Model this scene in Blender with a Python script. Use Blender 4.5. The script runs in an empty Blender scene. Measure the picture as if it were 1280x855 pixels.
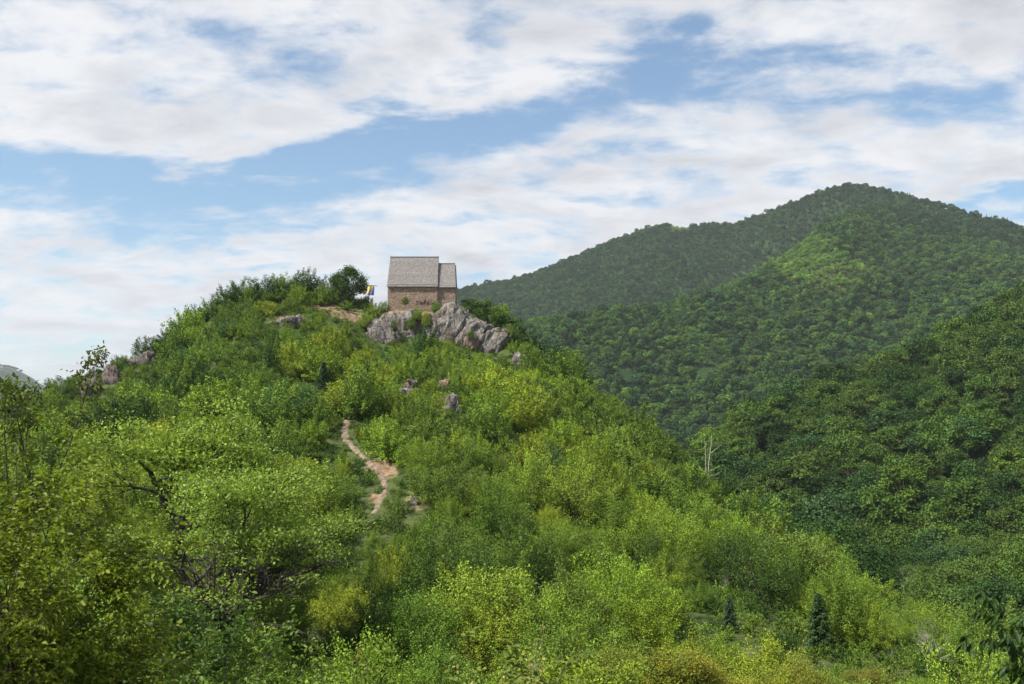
import bpy, math, random
import numpy as np
from mathutils import Vector, Matrix
R = math.radians
random.seed(5)
SC = bpy.context.scene
COL = SC.collection

# ------------------------------------------------------------------ camera
F = 1280 * 35.0 / 36.0
PITCH = math.atan(92.5 / F)
CP, SP = math.cos(PITCH), math.sin(PITCH)


def uv(px, py):
    """direction of a viewing ray: x/y and z/y"""
    a = (np.asarray(px, float) - 640) / F
    b = (427.5 - np.asarray(py, float)) / F
    y = CP - b * SP
    return a / y, (SP + b * CP) / y


def proj(x, y, z):
    d = y * CP + z * SP
    return 640 + F * x / d, 427.5 - F * (-y * SP + z * CP) / d


cam_d = bpy.data.cameras.new('camera')
cam_d.lens = 35
cam_d.sensor_width = 36
cam_d.clip_start = 0.1
cam_d.clip_end = 20000
cam = bpy.data.objects.new('camera', cam_d)
cam.rotation_euler = (math.pi / 2 + PITCH, 0, 0)
COL.objects.link(cam)
SC.camera = cam
cam_d.dof.use_dof = True
cam_d.dof.focus_distance = 120
cam_d.dof.aperture_fstop = 4.0


# ------------------------------------------------------------------ numpy noise
def _hash(ix, iy, seed):
    h = (ix.astype(np.int64) * 374761393 + iy.astype(np.int64) * 668265263 + seed * 974711) & 0x7fffffff
    h = ((h ^ (h >> 13)) * 1274126177) & 0x7fffffff
    h = h ^ (h >> 16)
    return (h & 0xffff) / 65535.0


def vnoise(x, y, seed=0):
    x = np.asarray(x, float); y = np.asarray(y, float)
    ix = np.floor(x); iy = np.floor(y)
    fx = x - ix; fy = y - iy
    fx = fx * fx * (3 - 2 * fx); fy = fy * fy * (3 - 2 * fy)
    a = _hash(ix, iy, seed); b = _hash(ix + 1, iy, seed)
    c = _hash(ix, iy + 1, seed); d = _hash(ix + 1, iy + 1, seed)
    return (a + (b - a) * fx) + ((c + (d - c) * fx) - (a + (b - a) * fx)) * fy


def fbm(x, y, seed=0, o=4):
    s = 0; a = 0.5
    for k in range(o):
        s = s + a * (vnoise(x, y, seed + k * 17) - 0.5) * 2
        x = x * 2.03 + 3.1; y = y * 2.03 + 1.7; a *= 0.5
    return s


def noise3(p, seed=0):
    """cheap 3d noise from three planes"""
    return (vnoise(p[:, 0], p[:, 1] + p[:, 2] * 0.6, seed) + vnoise(p[:, 1], p[:, 2] + p[:, 0] * 0.5, seed + 5) + vnoise(p[:, 2], p[:, 0] - p[:, 1] * 0.4, seed + 9)) / 1.5 - 1.0


def sstep(a, b, x):
    t = np.clip((x - a) / (b - a), 0, 1)
    return t * t * (3 - 2 * t)


# ------------------------------------------------------------------ terrain
US = np.linspace(-1.15, 1.15, 461)
YS = np.unique(np.concatenate([np.geomspace(1.5, 40, 50), np.geomspace(40, 270, 190), np.geomspace(270, 2400, 190), np.geomspace(2400, 6200, 40)]))


def crest(pts):
    """control points (px, py, distance) -> per column v and distance"""
    p = np.array(pts, float)
    u, v = uv(p[:, 0], p[:, 1])
    o = np.argsort(u)
    vv = np.interp(US, u[o], v[o]); yy = np.interp(US, u[o], p[o, 2])
    k = np.exp(-0.5 * (np.arange(-4, 5) / 1.6) ** 2); k /= k.sum()
    pad = lambda a: np.convolve(np.pad(a, 4, mode='edge'), k, 'valid')
    return pad(vv), pad(yy)


A_PTS = [(-800, 700, 110), (-300, 600, 130), (0, 517, 150), (50, 503, 158), (90, 487, 165), (150, 463, 172), (200, 439, 180), (250, 407, 186),
         (300, 384, 190), (345, 376, 191), (400, 379, 192), (440, 383, 192), (470, 387, 189), (480, 388, 189), (500, 388, 188), (530, 388, 188), (560, 389, 188), (575, 391, 188), (600, 402, 187), (620, 412, 186), (660, 446, 181),
         (700, 474, 176), (780, 530, 162), (880, 612, 142), (1000, 702, 113), (1100, 764, 97), (1200, 820, 85), (1300, 884, 76), (1600, 1010, 60)]
B_PTS = [(-800, 660, 330), (700, 640, 330), (800, 632, 335), (860, 585, 345), (900, 553, 350), (950, 516, 360), (1000, 491, 372), (1050, 478, 382), (1100, 462, 392),
         (1150, 440, 402), (1200, 417, 412), (1250, 392, 420), (1280, 380, 424), (1350, 360, 430), (1600, 320, 450)]
C_PTS = [(-800, 560, 820), (300, 520, 820), (560, 430, 850), (600, 422, 870), (650, 416, 900), (700, 408, 920), (760, 399, 950), (820, 388, 985), (880, 378, 1020),
         (930, 361, 1080), (980, 328, 1150), (1020, 302, 1210), (1060, 273, 1300), (1080, 262, 1350), (1130, 285, 1290), (1200, 315, 1200), (1280, 338, 1110), (1600, 380, 1000)]
D_PTS = [(-800, 540, 2200), (0, 535, 2200), (200, 490, 2150), (400, 425, 2120), (500, 394, 2100), (575, 372, 2080), (640, 359, 2040), (700, 339, 2010), (760, 310, 1970), (800, 293, 1950), (830, 285, 1940),
         (850, 286, 1935), (870, 288, 1925), (890, 286, 1915), (910, 289, 1900), (960, 274, 1830), (1000, 256, 1780), (1040, 240, 1730), (1070, 235, 1700), (1110, 245, 1660), (1160, 260, 1610), (1200, 270, 1580), (1280, 291, 1510), (1600, 420, 1500)]
E_PTS = [(-1200, 420, 4400), (-600, 400, 4400), (-200, 436, 4500), (0, 459, 4500), (12, 459, 4500), (22, 463, 4500), (32, 470, 4500), (45, 476, 4500), (60, 487, 4500), (80, 498, 4500), (120, 512, 4500), (200, 525, 4500), (1700, 530, 4500)]
B_PTS = [(a, b + (18 if a > 840 else 6), c) for a, b, c in B_PTS]      # the crowns stand above the ground line
vA, yA = crest(A_PTS); vB, yB = crest(B_PTS); vC, yC = crest(C_PTS); vD, yD = crest(D_PTS); vE, yE = crest(E_PTS)


def pchip(x, y, xq):
    h = np.diff(x); d = np.diff(y) / h
    m = np.zeros_like(x)
    for i in range(1, len(x) - 1):
        if d[i - 1] * d[i] > 0:
            w1 = 2 * h[i] + h[i - 1]; w2 = h[i] + 2 * h[i - 1]
            m[i] = (w1 + w2) / (w1 / d[i - 1] + w2 / d[i])
    m[0] = d[0]; m[-1] = d[-1]
    i = np.clip(np.searchsorted(x, xq) - 1, 0, len(x) - 2)
    t = (xq - x[i]) / h[i]
    return ((1 + 2 * t) * (1 - t) ** 2 * y[i] + t * (1 - t) ** 2 * h[i] * m[i] + t * t * (3 - 2 * t) * y[i + 1] + t * t * (t - 1) * h[i] * m[i + 1])


ZT = np.zeros((len(US), len(YS)))
for i, u in enumerate(US):
    pxc = 640 + F * u
    zA, zB, zC, zD, zE = vA[i] * yA[i], vB[i] * yB[i], vC[i] * yC[i], vD[i] * yD[i], vE[i] * yE[i]
    vb = min(-0.285, vA[i] - 0.06)
    zb = vb * 46
    ym = 46 + 0.5 * (yA[i] - 46)
    zm = zb + 0.40 * (zA - zb)
    cl = float(sstep(415, 490, pxc) * (1 - sstep(600, 680, pxc)))
    w = float(sstep(960, 1150, pxc))
    zc2 = (1 - w) * (zC - 32) + w * (zC + (zD - zC) * 170 / (yD[i] - yC[i]))
    kn = [(1.5, -1.75), (5, -2.6), (9, -5.0), (14, -8.2), (22, -11.6), (33, -13.2), (46, zb), (ym, zm), (yA[i] - 8, zA - 2.6 - 4.6 * cl), (yA[i], zA),
          (yA[i] + 13, zA - 0.4 - 1.6 * (1 - cl)), (yA[i] + 48, max(zA - 26, -36.0)), (yA[i] + 96, -38.5), (yB[i], zB), (yB[i] + 55, zB - 14), (570, zB - 26),
          (yC[i], zC), (yC[i] + 170, zc2), (yD[i], zD), (yD[i] + 280, zD - 70), (yD[i] + 800, max(zD - 260, -30.0) if zD > 0 else zD - 30), (4500, zE), (5200, min(zE - 60, -60)), (6200, -90)]
    kn = np.array(kn)
    ZT[i] = pchip(kn[:, 0], kn[:, 1], YS)
UU, YY = np.meshgrid(US, YS, indexing='ij')
XX = UU * YY
chap = np.exp(-((XX + 18.0) / 11) ** 4 - ((YY - 194.0) / 9.5) ** 4)       # keep the summit level under the chapel
near = (1 - sstep(230, 300, YY)) * (1 - chap) * sstep(4, 30, YY)
ZT += near * (0.9 * fbm(XX / 16, YY / 16, 3) + 0.35 * fbm(XX / 4, YY / 4, 8, 2))
ZT += sstep(200, 290, YY) * (1 - sstep(470, 600, YY)) * 3.5 * fbm(XX / 55, YY / 55, 21)
msk = sstep(560, 760, YY) * (0.22 + 0.78 * np.clip(np.abs(YY - yC[:, None]) / 240, 0, 1)) * (0.2 + 0.8 * np.clip(np.abs(YY - yD[:, None]) / 260, 0, 1)) * (1 - sstep(2300, 2800, YY))
fold = np.abs(fbm(UU * 9 + YY / 1500, YY / 1400, 31, 3))
ZT += msk * (34 * (0.22 - fold) + 9 * fbm(XX / 90, YY / 90, 40))
ZT += sstep(3200, 3900, YY) * (1 - sstep(4600, 5400, YY)) * 30 * fbm(XX / 330, YY / 330, 51)


def zt(x, y):
    x = np.asarray(x, float); y = np.asarray(y, float)
    u = np.clip(x / y, US[0], US[-1] - 1e-6)
    fi = (u - US[0]) / (US[1] - US[0]); i = np.clip(fi.astype(int), 0, len(US) - 2); fi = fi - i
    yc = np.clip(y, YS[0], YS[-1] - 1e-3)
    j = np.clip(np.searchsorted(YS, yc, 'right') - 1, 0, len(YS) - 2); fj = (yc - YS[j]) / (YS[j + 1] - YS[j])
    return (ZT[i, j] * (1 - fi) * (1 - fj) + ZT[i + 1, j] * fi * (1 - fj) + ZT[i, j + 1] * (1 - fi) * fj + ZT[i + 1, j + 1] * fi * fj)


def hit(px, py, ymin=40, ymax=2400):
    """where the viewing ray through a picture point meets the ground"""
    u, v = uv(px, py)
    ys = np.geomspace(ymin, ymax, 3000)
    d = zt(u * ys, ys) - v * ys
    k = np.argmax(d > 0)
    if d[k] <= 0:
        return None
    y = ys[k]
    return float(u * y), float(y), float(zt(u * y, y))


def at(px, Y):
    x = float(uv(px, 520)[0]) * Y
    return x, Y, float(zt(x, Y))


def col_y(px, arr):
    return float(np.interp(uv(px, 520)[0], US, arr))


# ------------------------------------------------------------------ materials
def mat(name):
    m = bpy.data.materials.new(name); m.use_nodes = True
    n = m.node_tree.nodes; l = m.node_tree.links
    return m, n, l, n['Principled BSDF'], n['Material Output']


def mixc(n, l, fac, a, b, blend='MIX'):
    x = n.new('ShaderNodeMix'); x.data_type = 'RGBA'; x.blend_type = blend
    for s, v in ((0, fac), (6, a), (7, b)):
        if hasattr(v, 'links') or isinstance(v, bpy.types.NodeSocket):
            l.new(v, x.inputs[s])
        else:
            x.inputs[s].default_value = v if s == 0 else (*v, 1) if len(v) == 3 else v
    return x.outputs[2]


def math_(n, l, op, a, b=None, c=None, clamp=False):
    x = n.new('ShaderNodeMath'); x.operation = op; x.use_clamp = clamp
    for i, v in enumerate((a, b, c)):
        if v is None: continue
        if isinstance(v, bpy.types.NodeSocket): l.new(v, x.inputs[i])
        else: x.inputs[i].default_value = v
    return x.outputs[0]


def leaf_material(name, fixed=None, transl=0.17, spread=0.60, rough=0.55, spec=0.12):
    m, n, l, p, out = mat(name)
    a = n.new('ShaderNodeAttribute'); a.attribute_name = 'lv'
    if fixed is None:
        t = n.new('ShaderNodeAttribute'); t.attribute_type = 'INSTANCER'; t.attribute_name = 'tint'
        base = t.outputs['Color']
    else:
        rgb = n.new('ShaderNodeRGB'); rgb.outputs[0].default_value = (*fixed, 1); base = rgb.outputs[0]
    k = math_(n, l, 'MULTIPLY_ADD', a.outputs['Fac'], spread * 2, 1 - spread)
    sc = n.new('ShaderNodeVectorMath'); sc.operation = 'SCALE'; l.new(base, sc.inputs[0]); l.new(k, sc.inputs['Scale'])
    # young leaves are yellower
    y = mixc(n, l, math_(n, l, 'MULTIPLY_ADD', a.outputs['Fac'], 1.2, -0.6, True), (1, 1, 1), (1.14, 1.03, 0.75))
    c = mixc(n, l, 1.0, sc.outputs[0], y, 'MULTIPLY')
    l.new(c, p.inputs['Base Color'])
    p.inputs['Roughness'].default_value = rough
    p.inputs['Specular IOR Level'].default_value = spec
    tr = n.new('ShaderNodeBsdfTranslucent')
    l.new(mixc(n, l, 1.0, c, (1.25, 1.3, 0.6), 'MULTIPLY'), tr.inputs['Color'])
    ms = n.new('ShaderNodeMixShader'); ms.inputs[0].default_value = transl
    l.new(p.outputs[0], ms.inputs[1]); l.new(tr.outputs[0], ms.inputs[2]); l.new(ms.outputs[0], out.inputs['Surface'])
    return m


M = {}
M['leaf'] = leaf_material('foliage')
M['leaf_near'] = leaf_material('foliage_near', transl=0.30, spread=0.50, rough=0.5, spec=0.18)


def bark_material(name, c1, c2, scale=8):
    m, n, l, p, out = mat(name)
    tc = n.new('ShaderNodeTexCoord'); mp = n.new('ShaderNodeMapping'); mp.inputs['Scale'].default_value = (scale, scale, scale * 0.25)
    l.new(tc.outputs['Object'], mp.inputs[0])
    nz = n.new('ShaderNodeTexNoise'); nz.inputs['Scale'].default_value = 2; nz.inputs['Detail'].default_value = 6; l.new(mp.outputs[0], nz.inputs[0])
    l.new(mixc(n, l, nz.outputs[0], c1, c2), p.inputs['Base Color']); p.inputs['Roughness'].default_value = 0.9
    b = n.new('ShaderNodeBump'); b.inputs['Strength'].default_value = 0.6; b.inputs['Distance'].default_value = 0.03; l.new(nz.outputs[0], b.inputs['Height']); l.new(b.outputs[0], p.inputs['Normal'])
    return m


M['bark'] = bark_material('dark_bark', (0.02, 0.016, 0.012), (0.07, 0.055, 0.042))
M['bark_red'] = bark_material('red_brown_bark', (0.035, 0.018, 0.013), (0.08, 0.045, 0.03), 14)
M['dead'] = bark_material('weathered_wood', (0.24, 0.215, 0.18), (0.44, 0.40, 0.35), 10)
M['deadgrey'] = bark_material('grey_dead_wood', (0.16, 0.14, 0.12), (0.34, 0.31, 0.28), 10)


def ground_material():
    m, n, l, p, out = mat('hillside_ground')
    g = n.new('ShaderNodeNewGeometry')
    nz = n.new('ShaderNodeTexNoise'); nz.inputs['Scale'].default_value = 0.9; nz.inputs['Detail'].default_value = 8; l.new(g.outputs['Position'], nz.inputs[0])
    n2 = n.new('ShaderNodeTexNoise'); n2.inputs['Scale'].default_value = 1.6; n2.inputs['Detail'].default_value = 5; l.new(g.outputs['Position'], n2.inputs[0])
    n3 = n.new('ShaderNodeTexNoise'); n3.inputs['Scale'].default_value = 0.045; n3.inputs['Detail'].default_value = 10; n3.inputs['Roughness'].default_value = 0.75; l.new(g.outputs['Position'], n3.inputs[0])
    grass = mixc(n, l, math_(n, l, 'MULTIPLY_ADD', nz.outputs[0], 4.0, -1.5, True), (0.025, 0.045, 0.012), (0.075, 0.095, 0.026))
    grass = mixc(n, l, math_(n, l, 'MULTIPLY_ADD', n2.outputs[0], 3.0, -1.1, True), grass, (0.075, 0.088, 0.032))
    soil = mixc(n, l, math_(n, l, 'MULTIPLY_ADD', n2.outputs[0], 4.0, -1.5, True), (0.13, 0.084, 0.048), (0.26, 0.185, 0.115))
    a = n.new('ShaderNodeAttribute'); a.attribute_name = 'bare'
    bf = math_(n, l, 'ADD', a.outputs['Fac'], math_(n, l, 'MULTIPLY_ADD', n2.outputs[0], 1.2, -0.6))
    bf = math_(n, l, 'MULTIPLY_ADD', bf, 2.5, -0.9, True)
    f = n.new('ShaderNodeAttribute'); f.attribute_name = 'far'
    wood = mixc(n, l, math_(n, l, 'MULTIPLY_ADD', n3.outputs[0], 4.0, -1.5, True), (0.012, 0.028, 0.009), (0.032, 0.055, 0.018))
    c = mixc(n, l, f.outputs['Fac'], mixc(n, l, bf, grass, soil), wood)
    l.new(c, p.inputs['Base Color']); p.inputs['Roughness'].default_value = 0.95; p.inputs['Specular IOR Level'].default_value = 0.1
    b = n.new('ShaderNodeBump'); b.inputs['Strength'].default_value = 0.7; b.inputs['Distance'].default_value = 0.15; l.new(n2.outputs[0], b.inputs['Height'])
    l.new(b.outputs[0], p.inputs['Normal'])
    return m


M['ground'] = ground_material()


def rock_material(name, dark, light, warm):
    m, n, l, p, out = mat(name)
    g = n.new('ShaderNodeNewGeometry')
    mp = n.new('ShaderNodeMapping'); mp.inputs['Rotation'].default_value = (0.3, 0.5, 0.4); mp.inputs['Scale'].default_value = (0.9, 0.9, 0.35); l.new(g.outputs['Position'], mp.inputs[0])
    nz = n.new('ShaderNodeTexNoise'); nz.inputs['Scale'].default_value = 1.1; nz.inputs['Detail'].default_value = 9; nz.inputs['Roughness'].default_value = 0.7; l.new(mp.outputs[0], nz.inputs[0])
    n2 = n.new('ShaderNodeTexNoise'); n2.inputs['Scale'].default_value = 0.35; n2.inputs['Detail'].default_value = 4; l.new(g.outputs['Position'], n2.inputs[0])
    v = n.new('ShaderNodeTexVoronoi'); v.feature = 'DISTANCE_TO_EDGE'; v.inputs['Scale'].default_value = 1.3; l.new(mp.outputs[0], v.inputs[0])
    c = mixc(n, l, math_(n, l, 'MULTIPLY_ADD', nz.outputs[0], 3.6, -1.35, True), dark, light)
    c = mixc(n, l, math_(n, l, 'MULTIPLY_ADD', n2.outputs[0], 3.5, -1.6, True), c, warm)
    crack = math_(n, l, 'MULTIPLY', v.outputs['Distance'], 14.0, None, True)
    c = mixc(n, l, crack, (0.06, 0.055, 0.05), c)
    l.new(c, p.inputs['Base Color']); p.inputs['Roughness'].default_value = 0.9; p.inputs['Specular IOR Level'].default_value = 0.2
    h = math_(n, l, 'ADD', math_(n, l, 'MULTIPLY', nz.outputs[0], 1.0), math_(n, l, 'MULTIPLY', crack, 0.3))
    b = n.new('ShaderNodeBump'); b.inputs['Strength'].default_value = 0.9; b.inputs['Distance'].default_value = 0.25; l.new(h, b.inputs['Height']); l.new(b.outputs[0], p.inputs['Normal'])
    return m


M['rock'] = rock_material('grey_limestone', (0.072, 0.065, 0.058), (0.29, 0.265, 0.237), (0.16, 0.125, 0.095))
M['rock_brown'] = rock_material('mauve_brown_rock', (0.06, 0.047, 0.042), (0.20, 0.165, 0.15), (0.12, 0.088, 0.07))
M['rock_red'] = rock_material('reddish_rock', (0.10, 0.065, 0.05), (0.29, 0.21, 0.17), (0.22, 0.14, 0.105))


def wall_material():
    m, n, l, p, out = mat('rubble_stone_wall')
    tc = n.new('ShaderNodeTexCoord')
    mp = n.new('ShaderNodeMapping'); mp.inputs['Scale'].default_value = (3.6, 3.6, 6.4); l.new(tc.outputs['Object'], mp.inputs[0])
    wn = n.new('ShaderNodeTexNoise'); wn.inputs['Scale'].default_value = 3; l.new(mp.outputs[0], wn.inputs[0])
    ad = n.new('ShaderNodeVectorMath'); ad.operation = 'MULTIPLY_ADD'; l.new(wn.outputs['Color'], ad.inputs[0]); ad.inputs[1].default_value = (0.25,) * 3; l.new(mp.outputs[0], ad.inputs[2])
    v = n.new('ShaderNodeTexVoronoi'); v.inputs['Scale'].default_value = 1.0; l.new(ad.outputs[0], v.inputs[0])
    e = n.new('ShaderNodeTexVoronoi'); e.feature = 'DISTANCE_TO_EDGE'; e.inputs['Scale'].default_value = 1.0; l.new(ad.outputs[0], e.inputs[0])
    sep = n.new('ShaderNodeSeparateColor'); l.new(v.outputs['Color'], sep.inputs[0])
    cr = n.new('ShaderNodeValToRGB'); l.new(sep.outputs[0], cr.inputs[0])
    cols = [(0, (0.20, 0.130, 0.082)), (0.3, (0.31, 0.208, 0.136)), (0.6, (0.39, 0.275, 0.185)), (0.85, (0.47, 0.36, 0.26)), (1, (0.55, 0.48, 0.40))]
    cr.color_ramp.elements[0].position = 0; cr.color_ramp.elements[0].color = (*cols[0][1], 1)
    cr.color_ramp.elements[1].position = 1; cr.color_ramp.elements[1].color = (*cols[-1][1], 1)
    for po, c in cols[1:-1]:
        el = cr.color_ramp.elements.new(po); el.color = (*c, 1)
    nz = n.new('ShaderNodeTexNoise'); nz.inputs['Scale'].default_value = 0.6; nz.inputs['Detail'].default_value = 5; l.new(tc.outputs['Object'], nz.inputs[0])
    st = mixc(n, l, math_(n, l, 'MULTIPLY_ADD', nz.outputs[0], 1.6, -0.5, True), cr.outputs[0], (0.32, 0.222, 0.150))
    edge = math_(n, l, 'MULTIPLY', e.outputs['Distance'], 9.0, None, True)
    c = mixc(n, l, edge, (0.15, 0.115, 0.09), st)
    l.new(c, p.inputs['Base Color']); p.inputs['Roughness'].default_value = 0.92
    b = n.new('ShaderNodeBump'); b.inputs['Strength'].default_value = 1.0; b.inputs['Distance'].default_value = 0.08; l.new(edge, b.inputs['Height']); l.new(b.outputs[0], p.inputs['Normal'])
    return m


M['wall'] = wall_material()


def shingle_material():
    m, n, l, p, out = mat('weathered_wood_shingle')
    a = n.new('ShaderNodeAttribute'); a.attribute_name = 'lv'
    tc = n.new('ShaderNodeTexCoord')
    nz = n.new('ShaderNodeTexNoise'); nz.inputs['Scale'].default_value = 0.7; nz.inputs['Detail'].default_value = 6; l.new(tc.outputs['Object'], nz.inputs[0])
    c = mixc(n, l, a.outputs['Fac'], (0.22, 0.20, 0.186), (0.44, 0.405, 0.38))
    c = mixc(n, l, math_(n, l, 'MULTIPLY_ADD', nz.outputs[0], 2.0, -0.8, True), c, (0.30, 0.274, 0.258))
    l.new(c, p.inputs['Base Color']); p.inputs['Roughness'].default_value = 0.85; p.inputs['Specular IOR Level'].default_value = 0.2
    return m


M['shingle'] = shingle_material()


def plain(name, col, rough=0.6, var=0.15, scale=6, metal=0):
    m, n, l, p, out = mat(name)
    tc = n.new('ShaderNodeTexCoord'); nz = n.new('ShaderNodeTexNoise'); nz.inputs['Scale'].default_value = scale; nz.inputs['Detail'].default_value = 4; l.new(tc.outputs['Object'], nz.inputs[0])
    l.new(mixc(n, l, nz.outputs[0], tuple(c * (1 - var) for c in col), tuple(min(1, c * (1 + var)) for c in col)), p.inputs['Base Color'])
    p.inputs['Roughness'].default_value = rough; p.inputs['Metallic'].default_value = metal
    return m


M['white'] = plain('white_paint', (0.75, 0.75, 0.76), 0.4)
M['darkwood'] = plain('dark_timber', (0.07, 0.06, 0.055), 0.8)
M['flag_blue'] = plain('flag_blue_cloth', (0.07, 0.085, 0.22), 0.8, 0.1)
M['flag_yellow'] = plain('flag_yellow_cloth', (0.62, 0.48, 0.08), 0.8, 0.08)
M['board'] = plain('grey_board', (0.22, 0.26, 0.31), 0.6)
M['pathsoil'] = None


# ------------------------------------------------------------------ object helpers
def mesh_np(name, V, faces_idx, nper, material, lv=None, mats=None, smooth=False):
    """V (n,3); faces_idx flat int array, nper verts per face (int)"""
    me = bpy.data.meshes.new(name)
    nf = len(faces_idx) // nper
    me.vertices.add(len(V)); me.vertices.foreach_set('co', np.asarray(V, np.float32).ravel())
    me.loops.add(len(faces_idx)); me.loops.foreach_set('vertex_index', np.asarray(faces_idx, np.int32))
    me.polygons.add(nf); me.polygons.foreach_set('loop_start', np.arange(0, nf * nper, nper, dtype=np.int32)); me.polygons.foreach_set('loop_total', np.full(nf, nper, np.int32))
    if smooth: me.polygons.foreach_set('use_smooth', np.ones(nf, bool))
    me.update(calc_edges=True)
    me.validate()
    if lv is not None:
        at_ = me.attributes.new('lv', 'FLOAT', 'FACE'); at_.data.foreach_set('value', np.asarray(lv, np.float32))
    me.materials.append(material)
    return me


def obj(name, me, parent=None, loc=None):
    o = bpy.data.objects.new(name, me); COL.objects.link(o)
    if parent is not None: o.parent = parent
    if loc is not None: o.location = loc
    return o


def tag(o, label, cat=None, group=None, kind=None):
    if label: o['label'] = label
    if cat: o['category'] = cat
    if group: o['group'] = group
    if kind: o['kind'] = kind
    return o


def thing(name, label, cat, loc, rz=0, group=None):
    o = bpy.data.objects.new(name, None); o.empty_display_size = 0.3; COL.objects.link(o)
    o.location = loc; o.rotation_euler = (0, 0, rz)
    return tag(o, label, cat, group)


def norm(a):
    return a / np.maximum(np.linalg.norm(a, axis=-1, keepdims=True), 1e-9)


def leaves(P, A, N, L, W, rng, fold=False):
    """leaf faces at centres P along axes A with normals N; returns V, flat faces"""
    A = norm(A); N = norm(N - A * (N * A).sum(1, keepdims=True)); B = np.cross(N, A)
    L = np.broadcast_to(np.asarray(L, float), (len(P),))[:, None]; W = np.broadcast_to(np.asarray(W, float), (len(P),))[:, None]
    n = len(P)
    if not fold:
        V = np.stack([P - A * L / 2, P + B * W / 2, P + A * L / 2, P - B * W / 2], 1).reshape(-1, 3)
        return V, np.arange(4 * n)
    up = N * W * 0.22; tipd = -N * L * 0.12
    V = np.stack([P - A * L / 2, P - A * L * 0.12 + B * W / 2 + up, P + A * L * 0.22 + B * W * 0.38 + up * 0.8, P + A * L / 2 + tipd, P + A * L * 0.22 - B * W * 0.38 + up * 0.8, P - A * L * 0.12 - B * W / 2 + up], 1).reshape(-1, 3)
    b = np.arange(n)[:, None] * 6
    Fx = np.concatenate([b + np.array([[0, 1, 2, 3]]), b + np.array([[0, 3, 4, 5]])], 1)
    return V, Fx.ravel()


def tube_mesh(name, tubes, material, sides=6):
    VV, FF, off = [], [], 0
    for pts, rad in tubes:
        pts = np.asarray(pts, float); k = len(pts)
        if k < 2: continue
        d = norm(np.gradient(pts, axis=0))
        ref = np.where(np.abs(d[:, 2:3]) > 0.9, np.array([[1.0, 0, 0]]), np.array([[0, 0, 1.0]]))
        a = norm(np.cross(d, ref)); b = np.cross(d, a)
        th = np.linspace(0, 2 * math.pi, sides, endpoint=False)
        ring = pts[:, None, :] + (a[:, None, :] * np.cos(th)[None, :, None] + b[:, None, :] * np.sin(th)[None, :, None]) * np.asarray(rad, float)[:, None, None]
        VV.append(ring.reshape(-1, 3))
        i = np.arange(k - 1)[:, None] * sides; j = np.arange(sides)[None, :]; j2 = (j + 1) % sides
        FF.append((np.stack([i + j, i + j2, i + sides + j2, i + sides + j], -1).reshape(-1, 4) + off).ravel())
        off += k * sides
    return mesh_np(name, np.concatenate(VV), np.concatenate(FF), 4, material, smooth=True)


def rdir(rng, n, zmin=-1.0):
    z = rng.uniform(zmin, 1, n); t = rng.uniform(0, 2 * math.pi, n); r = np.sqrt(1 - z * z)
    return np.stack([r * np.cos(t), r * np.sin(t), z], 1)


# ------------------------------------------------------------------ plant generators (unit metres, base at origin)
def gen_shrub(seed, W, H, shoots, per, leaf, upright=0.3):
    """coppice shrub of many leafy shoots"""
    rng = np.random.default_rng(seed)
    d = rdir(rng, shoots, -0.45)
    lob = 1 + 0.28 * fbm(np.arctan2(d[:, 1], d[:, 0]) * 1.1 + seed, d[:, 2] * 1.6 + seed * 1.7, seed)
    c0 = np.array([0, 0, 0.36 * H])
    up = d[:, 2] > 0
    ext = np.stack([d[:, 0] * W / 2, d[:, 1] * W / 2, np.where(up, d[:, 2] * 0.62 * H, d[:, 2] * 0.34 * H / 0.45)], 1) * (lob * rng.uniform(0.72, 1.08, shoots))[:, None]
    base = c0 * 0.55 + rng.normal(0, 0.05 * W, (shoots, 3)) * [1, 1, 0.3]
    end = c0 + ext
    ctrl = base * 0.4 + end * 0.6 - np.array([0, 0, 1.0]) * (0.12 * H * upright)
    P, A, N, LV = [], [], [], []
    shv = rng.uniform(0.25, 0.75, shoots)
    t = np.clip(rng.beta(2.6, 1.15, (shoots, per)), 0.2, 1.0)
    b0 = ((1 - t) ** 2)[..., None] * base[:, None]; b1 = (2 * t * (1 - t))[..., None] * ctrl[:, None]; b2 = (t * t)[..., None] * end[:, None]
    Q = b0 + b1 + b2
    tang = norm(end - ctrl)[:, None, :]
    sp = 0.043 * W * (1.2 - 0.7 * t)[..., None]
    Q = Q + rng.normal(0, 1, Q.shape) * sp
    tip = rng.random(t.shape) < 0.05
    Q = Q + np.where(tip, 1.0, 0.0)[..., None] * tang * rng.uniform(0, 0.09 * H, t.shape)[..., None]
    out = norm(Q - c0 * 0.9)
    Nn = norm(out * 1.0 + np.array([0, 0, 0.6]) + rng.normal(0, 0.45, Q.shape))
    Aa = norm(tang * 0.8 + rng.normal(0, 0.8, Q.shape) + out * 0.4)
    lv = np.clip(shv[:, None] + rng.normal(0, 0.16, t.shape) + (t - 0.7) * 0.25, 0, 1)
    P = Q.reshape(-1, 3); k = P[:, 2] > 0.03 * H
    L = leaf * rng.uniform(0.7, 1.35, len(P)); 
    V, Fx = leaves(P[k], Aa.reshape(-1, 3)[k], Nn.reshape(-1, 3)[k], L[k], L[k] * 0.62, rng)
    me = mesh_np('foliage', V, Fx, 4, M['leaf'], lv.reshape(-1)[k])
    tubes = []
    for i in rng.choice(shoots, min(14, shoots), replace=False):
        s = np.linspace(0, 0.85, 6)[:, None]
        b_ = base[i] * [1, 1, 0]
        pts = (1 - s) ** 2 * b_ + 2 * s * (1 - s) * ctrl[i] + s * s * end[i]
        tubes.append((pts, np.linspace(0.05, 0.012, 6) * W / 5))
    return me, tube_mesh('stem', tubes, M['bark'], 5)


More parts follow.
